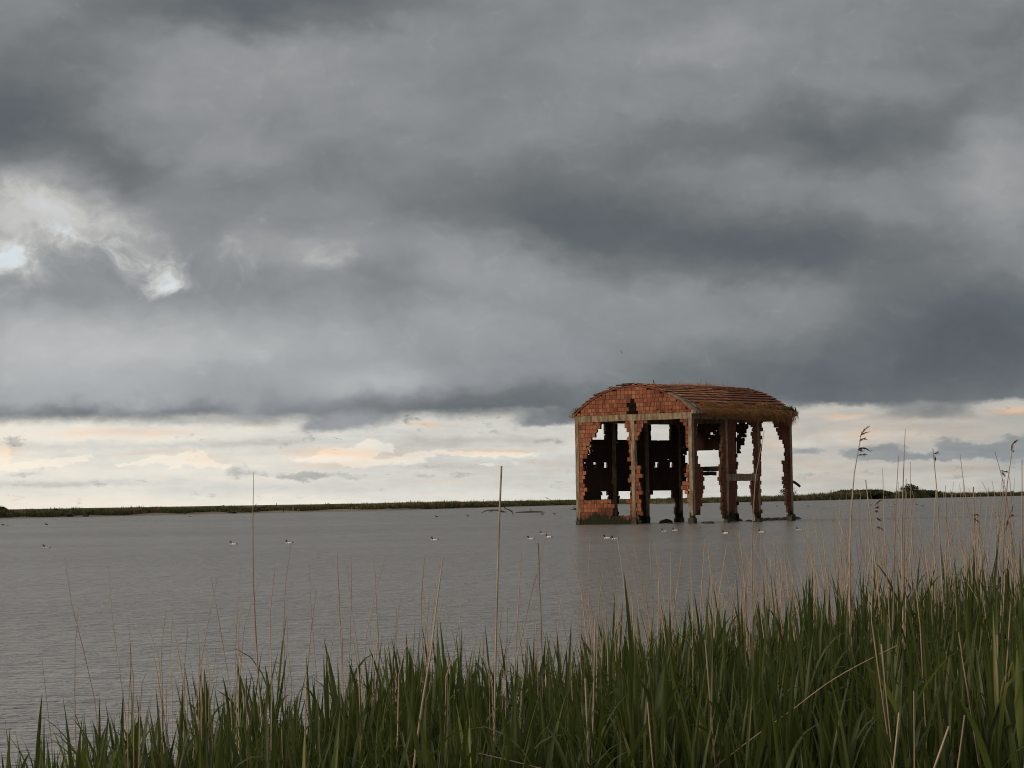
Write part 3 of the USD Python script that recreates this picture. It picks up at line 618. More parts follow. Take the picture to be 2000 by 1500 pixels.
keep_right = unary_union([poly(p, 0, W) for p in (
    [(1350, 818), (1363, 818), (1362, 878), (1365, 897), (1367, 908), (1373, 915), (1377, 938), (1377, 948), (1374, 957), (1372, 970), (1373, 978), (1369, 995), (1366, 1007), (1350, 1009)],
    [(1410, 818), (1437, 818), (1437, 895), (1442, 948), (1437, 964), (1437, 1008), (1413, 1010), (1411, 960), (1408, 935), (1411, 900)],
    [(1472, 818), (1491, 818), (1489, 840), (1487, 880), (1489, 1008), (1477, 1008), (1473, 990), (1469, 976), (1469, 955), (1474, 936), (1476, 880), (1472, 850)],
    [(1509, 818), (1551, 818), (1553, 1008), (1542, 1006), (1538, 985), (1536, 950), (1531, 945), (1531, 938), (1536, 930), (1536, 920), (1531, 914), (1531, 906), (1537, 893), (1535, 880), (1531, 864), (1525, 851), (1518, 836)])])

# blocks are thin: widen the slits along the line of sight so that the light of the sky still shows through
from shapely import affinity
slit_left = unary_union([slit_left, affinity.translate(slit_left, .10, 0), affinity.translate(slit_left, .2, 0)])
slit_back = unary_union([slit_back, affinity.translate(slit_back, -.07, 0)])
CH, BL = 0.295, 0.32
def prism(pg, flat, t0, t1, axis, jit, rg):
    """a convex-ish outline (u, z) given thickness from t0 to t1 across the wall"""
    c = np.array(pg.exterior.coords)[:-1]
    if pg.exterior.is_ccw is False: c = c[::-1]
    n = len(c); j = rg.uniform(-jit, jit)
    tilt = rg.uniform(-.012, .012)
    a, b = t0 - j, t1 + j
    def pt(u, z, t): return (u, t, z) if axis == 1 else (t, u, z)
    v = [pt(u, z, a + tilt * (z - c[0][1])) for u, z in c] + [pt(u, z, b) for u, z in c]
    tri = [(0, i, i + 1) for i in range(1, n - 1)]
    if n > 4:
        import mapbox_earcut as mec
        tri = [tuple(t) for t in np.asarray(mec.triangulate_float64(np.ascontiguousarray(c), np.array([n], np.uint32))).reshape(-1, 3)]
    f = list(tri) + [(n + a_, n + c_, n + b_) for a_, b_, c_ in tri]
    for i in range(n):
        k = (i + 1) % n
        f += [(i, n + i, n + k), (i, n + k, k)]
    f = np.array(f)
    return np.array(v), (f if axis == 1 else f[:, ::-1])

def brick_cells(u0, u1, zlo, zhi, region, seed):
    """running bond cells inside the region, with a little wander"""
    rg = np.random.default_rng(seed); out = []
    for r in range(int(zlo / CH), int(zhi / CH) + 1):
        z = r * CH; off = (BL / 2 if r % 2 else 0) + rg.uniform(-.04, .04)
        u = u0 - off
        while u < u1:
            w = BL if rg.random() > .12 else BL * .5
            cell = sbox(u, z, u + w, z + CH); u += w
            g = cell.intersection(region)
            if g.is_empty or g.geom_type != 'Polygon': continue
            if g.area < .38 * cell.area: continue
            g = g.simplify(.01)
            if len(g.interiors) or len(g.exterior.coords) > 9: g = g.convex_hull
            out.append((g, cell))
    return out

def wall_bricks(region_total, openings, u0, u1, zlo, zhi, seed, thr=.5, missing=0.0, sharp=None):
    rg = np.random.default_rng(seed + 1); res = []
    for g, cell in brick_cells(u0, u1, zlo, zhi, region_total, seed):
        if openings is not None:
            if g.intersection(openings).area > thr * g.area: continue
        if sharp is not None:
            cut = g.intersection(sharp).area
            if cut > .92 * g.area: continue
            if cut > .01 * g.area:
                g = g.difference(sharp)
                if g.geom_type != 'Polygon': g = max(g.geoms, key=lambda q: q.area)
                g = g.simplify(.012)
                if g.area < .01: continue
        near = openings if sharp is None or openings is None else openings.union(sharp)
        if near is not None and rg.random() < .55 and g.distance(near) < .05 and g.area > .05:      # broken, chipped blocks along the breaks
            x0, y0, x1, y1 = g.bounds; k = rg.integers(4); ax, ay = rg.uniform(.15, .6) * (x1 - x0), rg.uniform(.15, .6) * (y1 - y0)
            cx_c, cy_c = (x0 if k % 2 == 0 else x1), (y0 if k < 2 else y1); sx, sy = (1 if k % 2 == 0 else -1), (1 if k < 2 else -1)
            h = g.difference(Polygon([(cx_c - sx * .01, cy_c - sy * .01), (cx_c + sx * ax, cy_c - sy * .01), (cx_c - sx * .01, cy_c + sy * ay)]))
            if h.geom_type == 'Polygon': g = h
        if near is not None and g.distance(near) < .02 and rg.random() < .10:                        # a block that has slipped
            g = affinity.rotate(affinity.translate(g, 0, rg.uniform(-.05, 0)), rg.uniform(-14, 14))
        res.append(g)
    return res

panel_f = unary_union([sbox(.3, -.6, W / 2 - .15, ZB - .45), sbox(W / 2 + .15, -.6, W - .3, ZB - .45)])
gable = arc_poly.intersection(sbox(-1, ZB, W + 1, 20))
front_cells = wall_bricks(unary_union([panel_f]), open_front, .3, W - .3, -.6, ZB, 21) + wall_bricks(gable, open_front, 0, W, ZB - CH, ZB + 2.4, 22)
seg = S / 3
panel_b = unary_union([sbox(.3, -.6, W / 2 - .16, ZB - .45), sbox(W / 2 + .16, -.6, W - .3, ZB - .45), gable])
back_cells = wall_bricks(panel_b, open_back, 0, W, -.6, ZB + 2.4, 23, sharp=slit_back)
YP = [0.15] + [wall_point(px, 900, 0, W)[0] for px in (1420.5, 1482.5)] + [S - .15]
panel_s = unary_union([sbox(YP[i] + .12, -.6, YP[i + 1] - .12, ZB - .45) for i in range(3)])
left_cells = wall_bricks(panel_s, open_left, 0, S, -.6, ZB, 24, sharp=slit_left)
right_cells = wall_bricks(panel_s, panel_s.difference(keep_right), 0, S, 0.1, ZB, 25, thr=.52)

T0, T1, TI = .03, .22, .17
rg = np.random.default_rng(3)
parts = 0
front_cells.sort(key=lambda g: (-(g.centroid.y > ZB - .5), -g.centroid.y))
rest = {'front': MB(), 'back': MB(), 'left': MB(), 'right': MB()}
def joints(g, k=.017):
    s = g.buffer(-k, join_style=2)
    return s if (s.geom_type == 'Polygon' and not s.is_empty) else g
for g in front_cells:
    v, f = prism(joints(g), None, T0, T1, 1, .012, rg)
    if parts < 300 and g.area > .4 * CH * BL:
        obj('brick', (v, f), BRICKS[int(rg.choice(5, p=[.32, .26, .16, .12, .14]))], RP); parts += 1
    else: rest['front'].add(v, f)
for nm, cells, axis, a, b in (('back', back_cells, 1, S - TI, S - T0), ('left', left_cells, 0, T0, TI), ('right', right_cells, 0, W - T1, W - T0)):
    for g in cells: rest[nm].add(*prism(joints(g), None, a, b, axis, .012, rg))
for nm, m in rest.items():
    obj('brickwork', m.mesh(), M_SHADEBLOCK if nm in ('left', 'back') else M_BRICKWORK, RP, kind='stuff')

def mortar(cells, axis, a, b):
    u = unary_union([g.buffer(.002, join_style=2) for g in cells]); m = MB()
    u = u.buffer(-.008, join_style=2)
    for p in getattr(u, 'geoms', [u]):
        if p.area < .01: continue
        e = trimesh.creation.extrude_polygon(p.simplify(.002), b - a, engine='earcut')
        v = np.array(e.vertices)
        vv = np.stack([v[:, 0], a + v[:, 2], v[:, 1]], 1) if axis == 1 else np.stack([a + v[:, 2], v[:, 0], v[:, 1]], 1)
        m.add(vv, np.array(e.faces) if axis == 0 else np.array(e.faces)[:, ::-1])
    return m.mesh()
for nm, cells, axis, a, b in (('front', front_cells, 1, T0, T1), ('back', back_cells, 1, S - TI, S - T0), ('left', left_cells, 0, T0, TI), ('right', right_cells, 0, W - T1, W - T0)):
    obj('mortar', mortar(cells, axis, a + .02, b - .02), M_SHADEMORTAR if nm in ('left', 'back') else M_MORTAR, RP)

def rough_box(x0, x1, y0, y1, z0, z1, step=.5, amp=.012, seed=0, cham=.02):
    """a cast concrete member with worn, slightly uneven faces"""
    m = trimesh.creation.box((x1 - x0, y1 - y0, z1 - z0)); m.apply_translation(((x0 + x1) / 2, (y0 + y1) / 2, (z0 + z1) / 2))
    v, f = trimesh.remesh.subdivide_to_size(m.vertices, m.faces, step)
    m = trimesh.Trimesh(v, f); m.merge_vertices()
    c = np.array([(x0 + x1) / 2, (y0 + y1) / 2, (z0 + z1) / 2])
    n = np.stack([meshkit.noise(m.vertices * 2.3 + 17.3 * k + seed * 5.1, seed + k) - .5 for k in range(3)], 1)
    return np.array(m.vertices) + n * amp * 2, np.array(m.faces)
PW = .15
for i, (x, y) in enumerate([(PW, PW), (W / 2, PW), (W - PW, PW), (W - PW, YP[1]), (W - PW, YP[2]), (W - PW, S - PW), (W / 2, S - PW), (PW, S - PW), (PW, YP[1]), (PW, YP[2])]):
    pw = .115 if i in (3, 4) else PW
    x += PW - pw if i in (3, 4) else 0
    m = MB(); m.add(*rough_box(x - pw, x + pw, y - pw, y + pw, -.6, ZB - .455, .45, .014, i))
    obj('concrete_post', m.mesh(), M_CONC, RP)
    f = .17 + .03 * (i % 3)
    obj('post_footing', rough_box(x - f, x + f, y - f, y + f, -.6, .30 + .2 * ((i * 7) % 4) / 4, .16, .05, 40 + i), M_STONE, RP)
obj('front_beam', rough_box(-.02, W + .02, -.012, .30, ZB - .455, ZB - .004, .4, .014, 60), M_CONC, RP)
obj('back_beam', rough_box(-.02, W + .02, S - .3, S + .012, ZB - .455, ZB - .004, .6, .014, 61), M_CONC, RP)
obj('side_beam', rough_box(W - .30, W + .012, .305, S - .305, ZB - .452, ZB - .006, .6, .014, 62), M_CONC, RP)
obj('side_beam', rough_box(-.012, .30, .305, S - .305, ZB - .452, ZB - .006, .6, .014, 63), M_CONC, RP)
# eaves: a projecting gutter slab along both long sides
obj('eave_slab', rough_box(W + .016, W + .40, -.05, S + .14, ZB - .10, ZB + .14, .6, .02, 64), M_CONC, RP)
obj('eave_slab', rough_box(-.44, -.016, -.05, S + .14, ZB - .10, ZB + .14, .6, .02, 65), M_CONC, RP)
# lintels left hanging between the posts
(ya, za), (yb, zb_) = wall_point(1437, 925.5, 0, W), wall_point(1478, 939.5, 0, W)
obj('lintel', rough_box(W - .26, W - .005, YP[1] + .152, YP[2] - .152, zb_ + .02, za, .3, .02, 66), M_CONC, RP)
(xa, z_a), (xb, z_b) = wall_point(1360, 912, 1, B_IN), wall_point(1412, 927, 1, B_IN)
lint = [rough_box(.302, W / 2 - .152, S - .25, S - .04, z_b + .28, z_a, .3, .05, 67), rough_box(.302, W / 2 - 1.6, S - .24, S - .06, z_b - .02, z_b + .22, .25, .08, 68), rough_box(W / 2 - 1.2, W / 2 - .152, S - .24, S - .06, z_b, z_b + .275, .25, .05, 69)]
m = MB(); [m.add(*x) for x in lint]
obj('broken_lintel', m.mesh(), M_WOOD, RP)
# a plank sticking out by the rightmost post, low down
(y0_, z0_), (y1_, z1_) = wall_point(1546, 942, 0, W), wall_point(1560, 951, 0, W)
obj('jutting_plank', tube([(W - .1, S - .05, z0_ + .1), (W - .05, S + .45, z0_ - .05), (W, S + .95, z1_ + .05)], .11, 4), M_WOOD, RP)
(y0_, z0_) = wall_point(1410, 944, 0, W)
obj('jutting_plank', tube([(W - .15, YP[1] - .2, z0_ - .2), (W - .15, YP[1] - .6, z0_ + .15), (W - .15, YP[1] - .9, z0_ + .3)], [.09, .08, .06], 4), M_WOOD, RP)

# vault, arch ribs, tiles
def vault(a0, a1, r0, r1, y0, y1, n=36, amp=0.0, seed=0):
    an = np.linspace(a0, a1, n); ring = []
    for a in an:
        (x0, zz0), (x1, zz1) = arc_pt(a, r0), arc_pt(a, r1)
        ring.append([(x0, y0, zz0), (x1, y0, zz1), (x1, y1, zz1), (x0, y1, zz0)])
    v = np.array(ring)
    if amp:
        nn = meshkit.noise(v * 2.1, seed) - .5
        v[:, :, 2] += nn * amp; v[:, :2, 1] += nn[:, :2] * amp
    v = v.reshape(-1, 3)
    f = []
    for i in range(n - 1):
        for j in range(4):
            k = (j + 1) % 4
            f.append((i * 4 + j, i * 4 + k, (i + 1) * 4 + k, (i + 1) * 4 + j))
    f += [(0, 3, 2, 1), ((n - 1) * 4, (n - 1) * 4 + 1, (n - 1) * 4 + 2, (n - 1) * 4 + 3)]
    return v, np.array(f)
obj('vault_slab', vault(-HALF * 1.03, HALF * 1.03, RAD + .012, RAD + .12, .42, S - .1), M_CONC, RP)
obj('arch_rib', vault(-HALF * 1.03, HALF * 1.03, RAD + .004, RAD + .115, -.02, .415, 48, .04, 4), BRICKS[3], RP)
obj('verge_slab', vault(.42, HALF * 1.04, RAD + .118, RAD + .175, -.04, .46, 20, .06, 7), M_CONC, RP)
obj('arch_rib', vault(-HALF * 1.03, HALF * 1.03, RAD + .004, RAD + .17, S - .095, S + .05, 40, .04, 5), M_CONC, RP)

TW, TL = .262, .44
def tile_mesh(yc, s, side, rg, lift=0.0):
    """one clay tile lying on the vault: yc along the ridge, s arc length of its upper edge from the ridge"""
    px_ = np.array([-.5, -.30, -.12, .06, .5]) * TW * .985
    pz_ = np.array([0, .034, .034, .004, 0])
    r = RAD + .135 + lift
    a0, a1 = s / RAD, (s + TL) / RAD
    up = []
    for a, dz in ((a0, 0.0), (a1, .10)):
        for x, z in zip(px_, pz_):
            xx, zz = arc_pt(side * a, r + z + dz)
            up.append((xx, yc + x, zz))
        for x in px_:
            xx, zz = arc_pt(side * a, r - .022 + dz)
            up.append((xx, yc + x, zz))
    v = np.array(up); c = v.mean(0)
    ang = rg.normal(0, .025); ca, sa = math.cos(ang), math.sin(ang)
    d = v - c; v = c + np.stack([d[:, 0] * ca - d[:, 1] * sa, d[:, 0] * sa + d[:, 1] * ca, d[:, 2] + d[:, 1] * rg.normal(0, .03)], 1)
    v += rg.normal(0, .008, 3)
    f = []
    for i in range(4):
        f += [(i, i + 1, 11 + i, 10 + i), (5 + i, 15 + i, 16 + i, 6 + i), (10 + i, 11 + i, 16 + i, 15 + i)]
    f += [(0, 10, 15, 5), (4, 9, 19, 14)]
    f = np.array(f)
    if side < 0: f = f[:, ::-1]
    return v, f
rg = np.random.default_rng(9)
tile_parts = 0; tw_ = MB()
nrow = 13; pitch = .405
tiles = []
for r in range(nrow):
    for k in range(int(S / TW) + 1):
        yc = .08 + k * TW + rg.normal(0, .012)
        if yc > S + .1: continue
        for side in (1, -1):
            tiles.append((r, yc, side))
def shown(t):
    r, yc, side = t
    return (0 if side > 0 else 5) + yc / S + .05 * abs(r - 6)
tiles.sort(key=shown)
for r, yc, side in tiles:
    if rg.random() < .012: continue
    if side > 0 and r * pitch > .34 * RAD and yc < .66: continue
    if yc < .3 and rg.random() < .25: continue
    if side > 0 and r >= 8 and yc < .75 + (r - 8) * .32 and rg.random() < .7: continue      # stripped corner by the front eave
    if side < 0 and r < 3 and yc < 1.2: continue                                             # bare patch left of the ridge
    v, f = tile_mesh(yc, .06 + r * pitch, side, rg, lift=.012 if rg.random() < .1 else 0)
    if side > 0 and tile_parts < 300:
        obj('roof_tile', (v, f), TILES[int(rg.choice(4, p=[.38, .27, .17, .18]))], RP); tile_parts += 1
    else: tw_.add(v, f)
obj('roof_tiling', tw_.mesh(), M_TILEWORK, RP, kind='stuff')
for k in range(int((S - .8) / .36)):
    yc = .75 + k * .36; m = MB(); r_ = .105
    pts = []
    for t_, rr in ((0, r_), (.40, r_ * 1.22)):
        for a in np.linspace(-1.5, 1.5, 7):
            pts.append((W / 2 + rr * math.sin(a) + rg.normal(0, .004), yc + t_ - .2, ZC + RAD + .15 + rr * math.cos(a) + rg.normal(0, .004)))
    v = np.array(pts); f = [(i, i + 1, 8 + i, 7 + i) for i in range(6)] + [(1, 0, 6, 5), (2, 1, 5, 4), (2, 4, 3, 3)]
    obj('ridge_tile', (v, np.array([(a, b, c, d) for a, b, c, d in f])[:, ::-1]), TILES[k % 4], RP)
# broken mortar lumps and a slab where the first tiles left of the ridge are gone
for k, (x, y, sx, sy, sz) in enumerate([(W / 2 - .45, .35, .55, .3, .10), (W / 2 - 1.05, .3, .35, .28, .07), (W / 2 - 1.7, .3, .4, .25, .06), (W / 2 - 3.0, .25, .35, .25, .06)]):
    zz = ZC + math.sqrt((RAD + .19) ** 2 - (x - W / 2) ** 2)
    obj('loose_slab', rough_box(x - sx / 1.2, x + sx, y - sy, y + sy, zz - .02, zz + sz, .2, .05, 80 + k), M_SHADEMORTAR, RP)

# rubble around the feet of the posts: each lump lies by itself
rg = np.random.default_rng(31)
def stone(x, y, z, r, sq=(1, 1, .6), seed=0):
    m = trimesh.creation.icosphere(1, 1.0); v = np.array(m.vertices)
    v = v * (1 + .5 * (meshkit.noise(v * 1.6 + seed * 3.7, seed) - .5))[:, None] * np.array(sq) * r + np.array([x, y, z])
    return v, np.array(m.faces)
def to_world(l): return OO + EX * l[0] + EY_ * l[1] + np.array([0, 0, l[2]])
stones = [(1302, 1020, .75, 'largest grey lump of rubble between the two inner posts of the front'), (1310.5, 1021.5, .3, None), (1291, 1022, .25, None), (1375, 1021, .35, None), (1386, 1021.5, .5, 'pointed lump of rubble right of the near corner post'), (1440, 1016.5, .6, 'square lump of rubble right of the thick double post'),
          (1463, 1017, .35, None), (1470, 1018, .25, None)] + [(x, 1016.0 - (x - 1490) * .03 - (k % 3) * .6, .42 + .12 * ((k * 5) % 3), None) for k, x in enumerate(range(1490, 1562, 6))] + [(1216 + 5 * k, 1022 - k % 2, .4 + .1 * (k % 3), None) for k in range(7)]
for k, (px, py, r, lab) in enumerate(stones):
    p = on_water(px, py + 1.2)
    obj('rubble_stone', stone(p[0], p[1], -.02, r * .62, (1.15, 1, .62), k), M_STONE, label=lab or 'dark wet lump of rubble lying along the foot of the ruin', cat='stone', group=None if lab else 'rubble along the foot of the ruin')

# dry grass and weeds on the roof
def strands(n, seed, gen, wid=.012):
    rg = np.random.default_rng(seed); m = MB()
    for _ in range(n):
        p0, d0, L, droop = gen(rg)
        tuft = float(meshkit.fbm(np.array([p0[1] * 1.9, p0[0] * .8, seed * 3.1]), 3, seed))
        if tuft < .36 and rg.random() < .85: continue
        L *= .55 + .85 * tuft
        side = np.cross(d0, [0, 0, 1.]) + rg.normal(0, .3, 3); side /= np.linalg.norm(side); w = wid * rg.uniform(.7, 1.4)
        d0 = d0 / np.linalg.norm(d0)
        p1 = p0 + d0 * L * .5; p2 = p1 + (d0 + np.array([0, 0, -droop])) / np.linalg.norm(d0 + np.array([0, 0, -droop])) * L * .5
        m.add([p0 - side * w, p0 + side * w, p1 + side * w * .9, p1 - side * w * .9, p2], [(0, 1, 2), (0, 2, 3), (3, 2, 4)])
    v, f = m.mesh()
    return np.stack([to_world(l) for l in v]), f
def eave_gen(rg):
    y = rg.uniform(.9, S - .3); s = (HALF * RAD) * rg.uniform(.84 + .06 * math.sin(y * 1.7), 1.04)
    x, z = arc_pt(s / RAD, RAD + .2)
    a = rg.normal(0, .5)
    return np.array([x, y, z]), np.array([1.0, a, rg.uniform(-.5, .35)]), rg.uniform(.25, .6), rg.uniform(.3, 1.2)
def hang_gen(rg):
    y = rg.uniform(1.2, S - .35); x = W + rg.uniform(.0, .34); z = ZB + rg.uniform(.05, .3)
    return np.array([x, y, z]), np.array([.22, rg.normal(0, .3), rg.uniform(-.7, .0)]), rg.uniform(.3, .5 + .55 * min(1, max(0, y - 3) / 6)), rg.uniform(1.2, 4.0)
ga, gb = strands(6500, 1, eave_gen, .018), strands(6000, 2, hang_gen, .016)
m = MB(); m.add(*ga); m.add(*gb)
obj('dry_grass', m.mesh(), M_DRYGRASS, kind='stuff', label='matted brown dry grass hanging over the right eave of the ruin', cat='grass')
def green_gen(rg):
    y = np.clip(rg.normal(S - .6, 1.3), 8.5, S + .02); s = (HALF * RAD) * rg.uniform(.92, 1.06); x, z = arc_pt(s / RAD, RAD + .2)
    return np.array([x, y, z]), np.array([.5, rg.normal(0, .5), rg.uniform(.2, 1.0)]), rg.uniform(.2, .5), rg.uniform(.1, .8)
obj('roof_weeds', strands(900, 3, green_gen, .018), M_ROOFGREEN, kind='stuff', label='green weeds at the far end of the right eave', cat='weeds')
def ridge_gen(rg):
    y = np.clip(rg.normal(8.3, 1.9), 4.2, 12.2); s = abs(rg.normal(0, .55)) * (1 if rg.random() < .8 else -1); x, z = arc_pt(s / RAD, RAD + .15)
    tall = rg.random() < .08
    return np.array([x, y, z]), np.array([rg.normal(0, .7), rg.normal(.2, .6), 1.0 if tall else rg.uniform(.1, .8)]), rg.uniform(.4, .75) if tall else rg.uniform(.12, .34), rg.uniform(.2, 1.2)
obj('ridge_grass', strands(2800, 4, ridge_gen, .016), M_DRYGRASS, kind='stuff', label='brown dry grass tuft growing along the ridge of the tiled roof', cat='grass')
def left_gen(rg):
    y = rg.uniform(-.05, 2.5); s = -(HALF * RAD) * rg.uniform(.9, 1.05); x, z = arc_pt(s / RAD, RAD + .18)
    return np.array([x, y, z]), np.array([-.6, rg.normal(-.2, .5), rg.uniform(.2, 1.0)]), rg.uniform(.2, .5), rg.uniform(.1, .9)
obj('roof_weeds', strands(500, 5, left_gen, .018), M_ROOFGREEN, kind='stuff', label='small yellow green weed tuft on the left end of the front eave', cat='weeds')

# ------------------------------------------------------------------ ducks and birds
import manifold3d as mf
def hull_chain(js, seg=16):
    tot = mf.Manifold()
    sp = [mf.Manifold.sphere(r, seg).translate(p) for p, r in js]
    for a, b in zip(sp[:-1], sp[1:]): tot = tot + mf.Manifold.batch_hull([a, b])
    return tot
def smooth_mesh(man, edge=.03, it=8):
    man = man.refine_to_length(edge); me = man.to_mesh()
    t = trimesh.Trimesh(me.vert_properties[:, :3], me.tri_verts, process=True)
    trimesh.smoothing.filter_taubin(t, iterations=it)
    return t
# a shelduck afloat, bill towards -x: 0.6 m long
def duck_body(head_up):
    b = hull_chain([((-.20, 0, .035), .05), ((-.13, 0, .05), .085), ((.02, 0, .055), .10), ((.16, 0, .07), .075), ((.29, 0, .105), .022)])
    b = b + hull_chain([((-.15, 0, .08), .06), ((-.19, 0, .16 * head_up), .046), ((-.205, 0, .23 * head_up), .044), ((-.22, 0, .265 * head_up), .056), ((-.245, 0, .26 * head_up), .046)])
    return smooth_mesh(b.scale((1, 1, 1)), .03, 6)
def plumage(v, hu):
    x, y, z = v.T
    c = np.tile(np.array([.66, .65, .62]), (len(v), 1))
    c[(x > -.10) & (z > .125) & (np.abs(y) > .02)] = (.05, .04, .035)           # dark shoulder stripe
    c[(x > .22)] = (.045, .04, .038)
    c[(x > -.17) & (x < -.11) & (z < .12)] = (.16, .075, .035)                     # chestnut breast band
    c[(x < -.11) & (z > .125 * hu)] = (.012, .02, .016)                          # bottle green head
    return c
def make_duck(label, hu=1.0):
    t = thing('shelduck', label, 'duck')
    d = duck_body(hu)
    p = obj('body', d, M_DUCK, str(t.GetPath()), smooth=True)
    UsdGeom.PrimvarsAPI(p).CreatePrimvar('plumage', Sdf.ValueTypeNames.Color3fArray, 'vertex').Set(Vt.Vec3fArray.FromNumpy(plumage(np.array(d.vertices), hu).astype(np.float32)))
    bill = hull_chain([((-.245, 0, .255 * hu), .022), ((-.32, 0, .24 * hu), .012), ((-.345, 0, .242 * hu), .009)], 8).to_mesh()
    obj('bill', (bill.vert_properties[:, :3], bill.tri_verts), M_BILL, str(t.GetPath()))
    return t
DUCKS = [(91, 1070.5, 10, 'shelduck at the far left of the water, nearest to the left edge'), (199, 1065.5, 15, 'larger shelduck second from the left edge on the open water'), (456, 1063.5, 10, 'shelduck just left of the tall thin cane'), (565, 1061, 10, 'shelduck right of the tall thin cane on open water'),
         (849, 1055, 12, 'lone shelduck on the open water left of the tall cut cane'), (1037, 1053, 14, 'lowest left shelduck of the three just left of the ruin'), (1061, 1043.5, 12, 'topmost shelduck of the three just left of the ruin'), (1072, 1049.5, 12, 'rightmost shelduck of the three just left of the ruin'),
         (1186, 1051.5, 11, 'left shelduck of the touching pair below the left front of the ruin'), (1201, 1053, 14, 'right shelduck of the touching pair below the left front of the ruin'), (1298, 1038.5, 9, 'left shelduck of the pair below the right front opening of the ruin'), (1319, 1036.5, 10, 'right shelduck of the pair below the right front opening of the ruin'),
         (1417, 1042, 11, 'shelduck in front of the thick double post of the ruin'), (1488, 1040, 14, 'shelduck in front of the post right of the lintel'), (1561, 1035.5, 11, 'shelduck just right of the rightmost post of the ruin')]
ducks = [make_duck(DUCKS[0][3], .95), make_duck(DUCKS[1][3], .92)]
rg = np.random.default_rng(77)
for i, (px, py, w, lab) in enumerate(DUCKS):
    p = on_water(px, py); d = p[1]; L_ = w / FOC * d; s = L_ / .60; yaw = math.atan2(-p[0], p[1]) * 0 + rg.uniform(-.5, .5)
    s = min(max(s * .92, .62), 1.0); z = -.02
    if i < 2: t = ducks[i]
    else: t = None
    if t is not None:
        ops = t.GetOrderedXformOps(); ops[0].Set(Gf.Vec3d(p[0], p[1], z)); ops[1].Set(float(math.degrees(yaw))); ops[2].Set(Gf.Vec3f(s, s, s))
    else: copy_of(ducks[i % 2], (p[0], p[1], z), yaw, (s, s, s), label=lab)

def floating_bird(px, py, label, group=None, r=1.0, mat=None, nm='water_bird'):
    p = on_water(px, py)
    b = smooth_mesh(hull_chain([((-.16, 0, .06), .06), ((.05, 0, .06), .10), ((.24, 0, .10), .03)]) + hull_chain([((-.14, 0, .08), .05), ((-.19, 0, .22), .05), ((-.27, 0, .21), .015)]), .06, 3)
    v = np.array(b.vertices) * 1.15 * r + p
    obj(nm, (v, b.faces), mat or M_BLACKBIRD, smooth=True, label=label, cat='bird', group=group)
for px, py, m_ in [(6, 1026, 0), (14, 1027, 1), (91, 1025, 0), (371, 1009, 0), (378, 1008.5, 1), (853, 1009.5, 0), (914, 1008.5, 0), (1057, 1004, 1), (1060, 1005, 0), (1083, 1004.5, 0), (1518, 989, 0), (1579, 989, 0), (1702, 987, 0), (1748, 986, 0), (1791, 986, 0), (1802, 989, 0)]:
    floating_bird(px, py, 'tiny far water bird near the far shore', 'tiny birds far out on the water', .62, M_GULL if m_ else M_BLACKBIRD)
floating_bird(1649, 987, 'white gull afloat near the far shore, right of the ruin', None, .8, M_GULL)
floating_bird(1740, 990, 'largest pale bird afloat near the far shore below the round tree', None, 1.1, M_GULL)

def perched(P, h, label, mat=None, face=-1):
    b = smooth_mesh(hull_chain([((.13 * -face, 0, -.08), .02), ((.04 * -face, 0, .12), .075), ((0, 0, .32), .10), ((.03 * face, 0, .52), .05), ((.06 * face, 0, .66), .055), ((.17 * face, 0, .66), .014)]), .08, 3)
    v = np.array(b.vertices) * (h / .72) + P
    obj('perched_bird', (v, b.faces), mat or M_BLACKBIRD, smooth=True, label=label, cat='bird')
(yr, zr) = wall_point(1277, 748, 0, W / 2)
perched(to_world((W / 2, yr, ZC + RAD + .27)), .30, 'small dark bird perched on the ridge of the tiled roof')
perched(to_world((W + .3, S + .1, ZB + .14)), .42, 'dark bird perched on the right tip of the eave')
perched(at_depth(975, 996.3, DW), .60, 'black cormorant perched on the arched branch behind the tall cane')
perched(at_depth(985.4, 992.2, DW), .55, 'black cormorant perched on the tip of the slanting branch', face=1)
perched(on_water(1001.5, 1006), .42, 'small dark bird standing in the shallows below the slanting branch')
perched(at_shore(553, 1000.3, 0), .75, 'dark bird standing at the water edge of the far shore')

def flying(px, py, d, span, dihedral, label, mat, yaw=.4, bank=0.0):
    m = smooth_mesh(hull_chain([((-.22, 0, 0), .035), ((-.05, 0, 0), .07), ((.2, 0, 0), .02), ((.3, 0, 0), .012)]), .08, 3)
    mb = MB(); mb.addm(m)
    for s in (-1, 1):
        pts = [(-.10, s * .04, .02), (.10, s * .04, .01), (.05, s * .34, .34 * math.sin(dihedral)), (-.12, s * .34, .36 * math.sin(dihedral)), (.14, s * .85, .34 * math.sin(dihedral) - .10), (.02, s * .80, .34 * math.sin(dihedral) - .06)]
        up = np.array(pts); lo = up - np.array([0, 0, .015])
        f = [(0, 1, 2), (0, 2, 3), (3, 2, 4), (3, 4, 5)]
        mb.add(np.vstack([up, lo]), f + [(a + 6, c + 6, b + 6) for a, b, c in f] + [(1, 7, 8), (1, 8, 2), (2, 8, 10), (2, 10, 4), (0, 3, 9), (0, 9, 6), (3, 5, 11), (3, 11, 9)])
    v, f = mb.mesh(); v = v * (span / 1.7)
    ca, sa = math.cos(bank), math.sin(bank); v = np.stack([v[:, 0], v[:, 1] * ca - v[:, 2] * sa, v[:, 1] * sa + v[:, 2] * ca], 1)
    ca, sa = math.cos(yaw), math.sin(yaw); v = np.stack([v[:, 0] * ca - v[:, 1] * sa, v[:, 0] * sa + v[:, 1] * ca, v[:, 2]], 1)
    obj('flying_bird', (v + at_depth(px, py, d), f), mat, label=label, cat='bird')
flying(1214, 688, 170, .36, .5, 'small black bird flying above the roof of the ruin', M_BLACKBIRD, .9, .95)
flying(658.5, 857, 330, 1.1, .35, 'grey gull gliding under the cloud edge on the left', M_GULL, 1.3, .2)
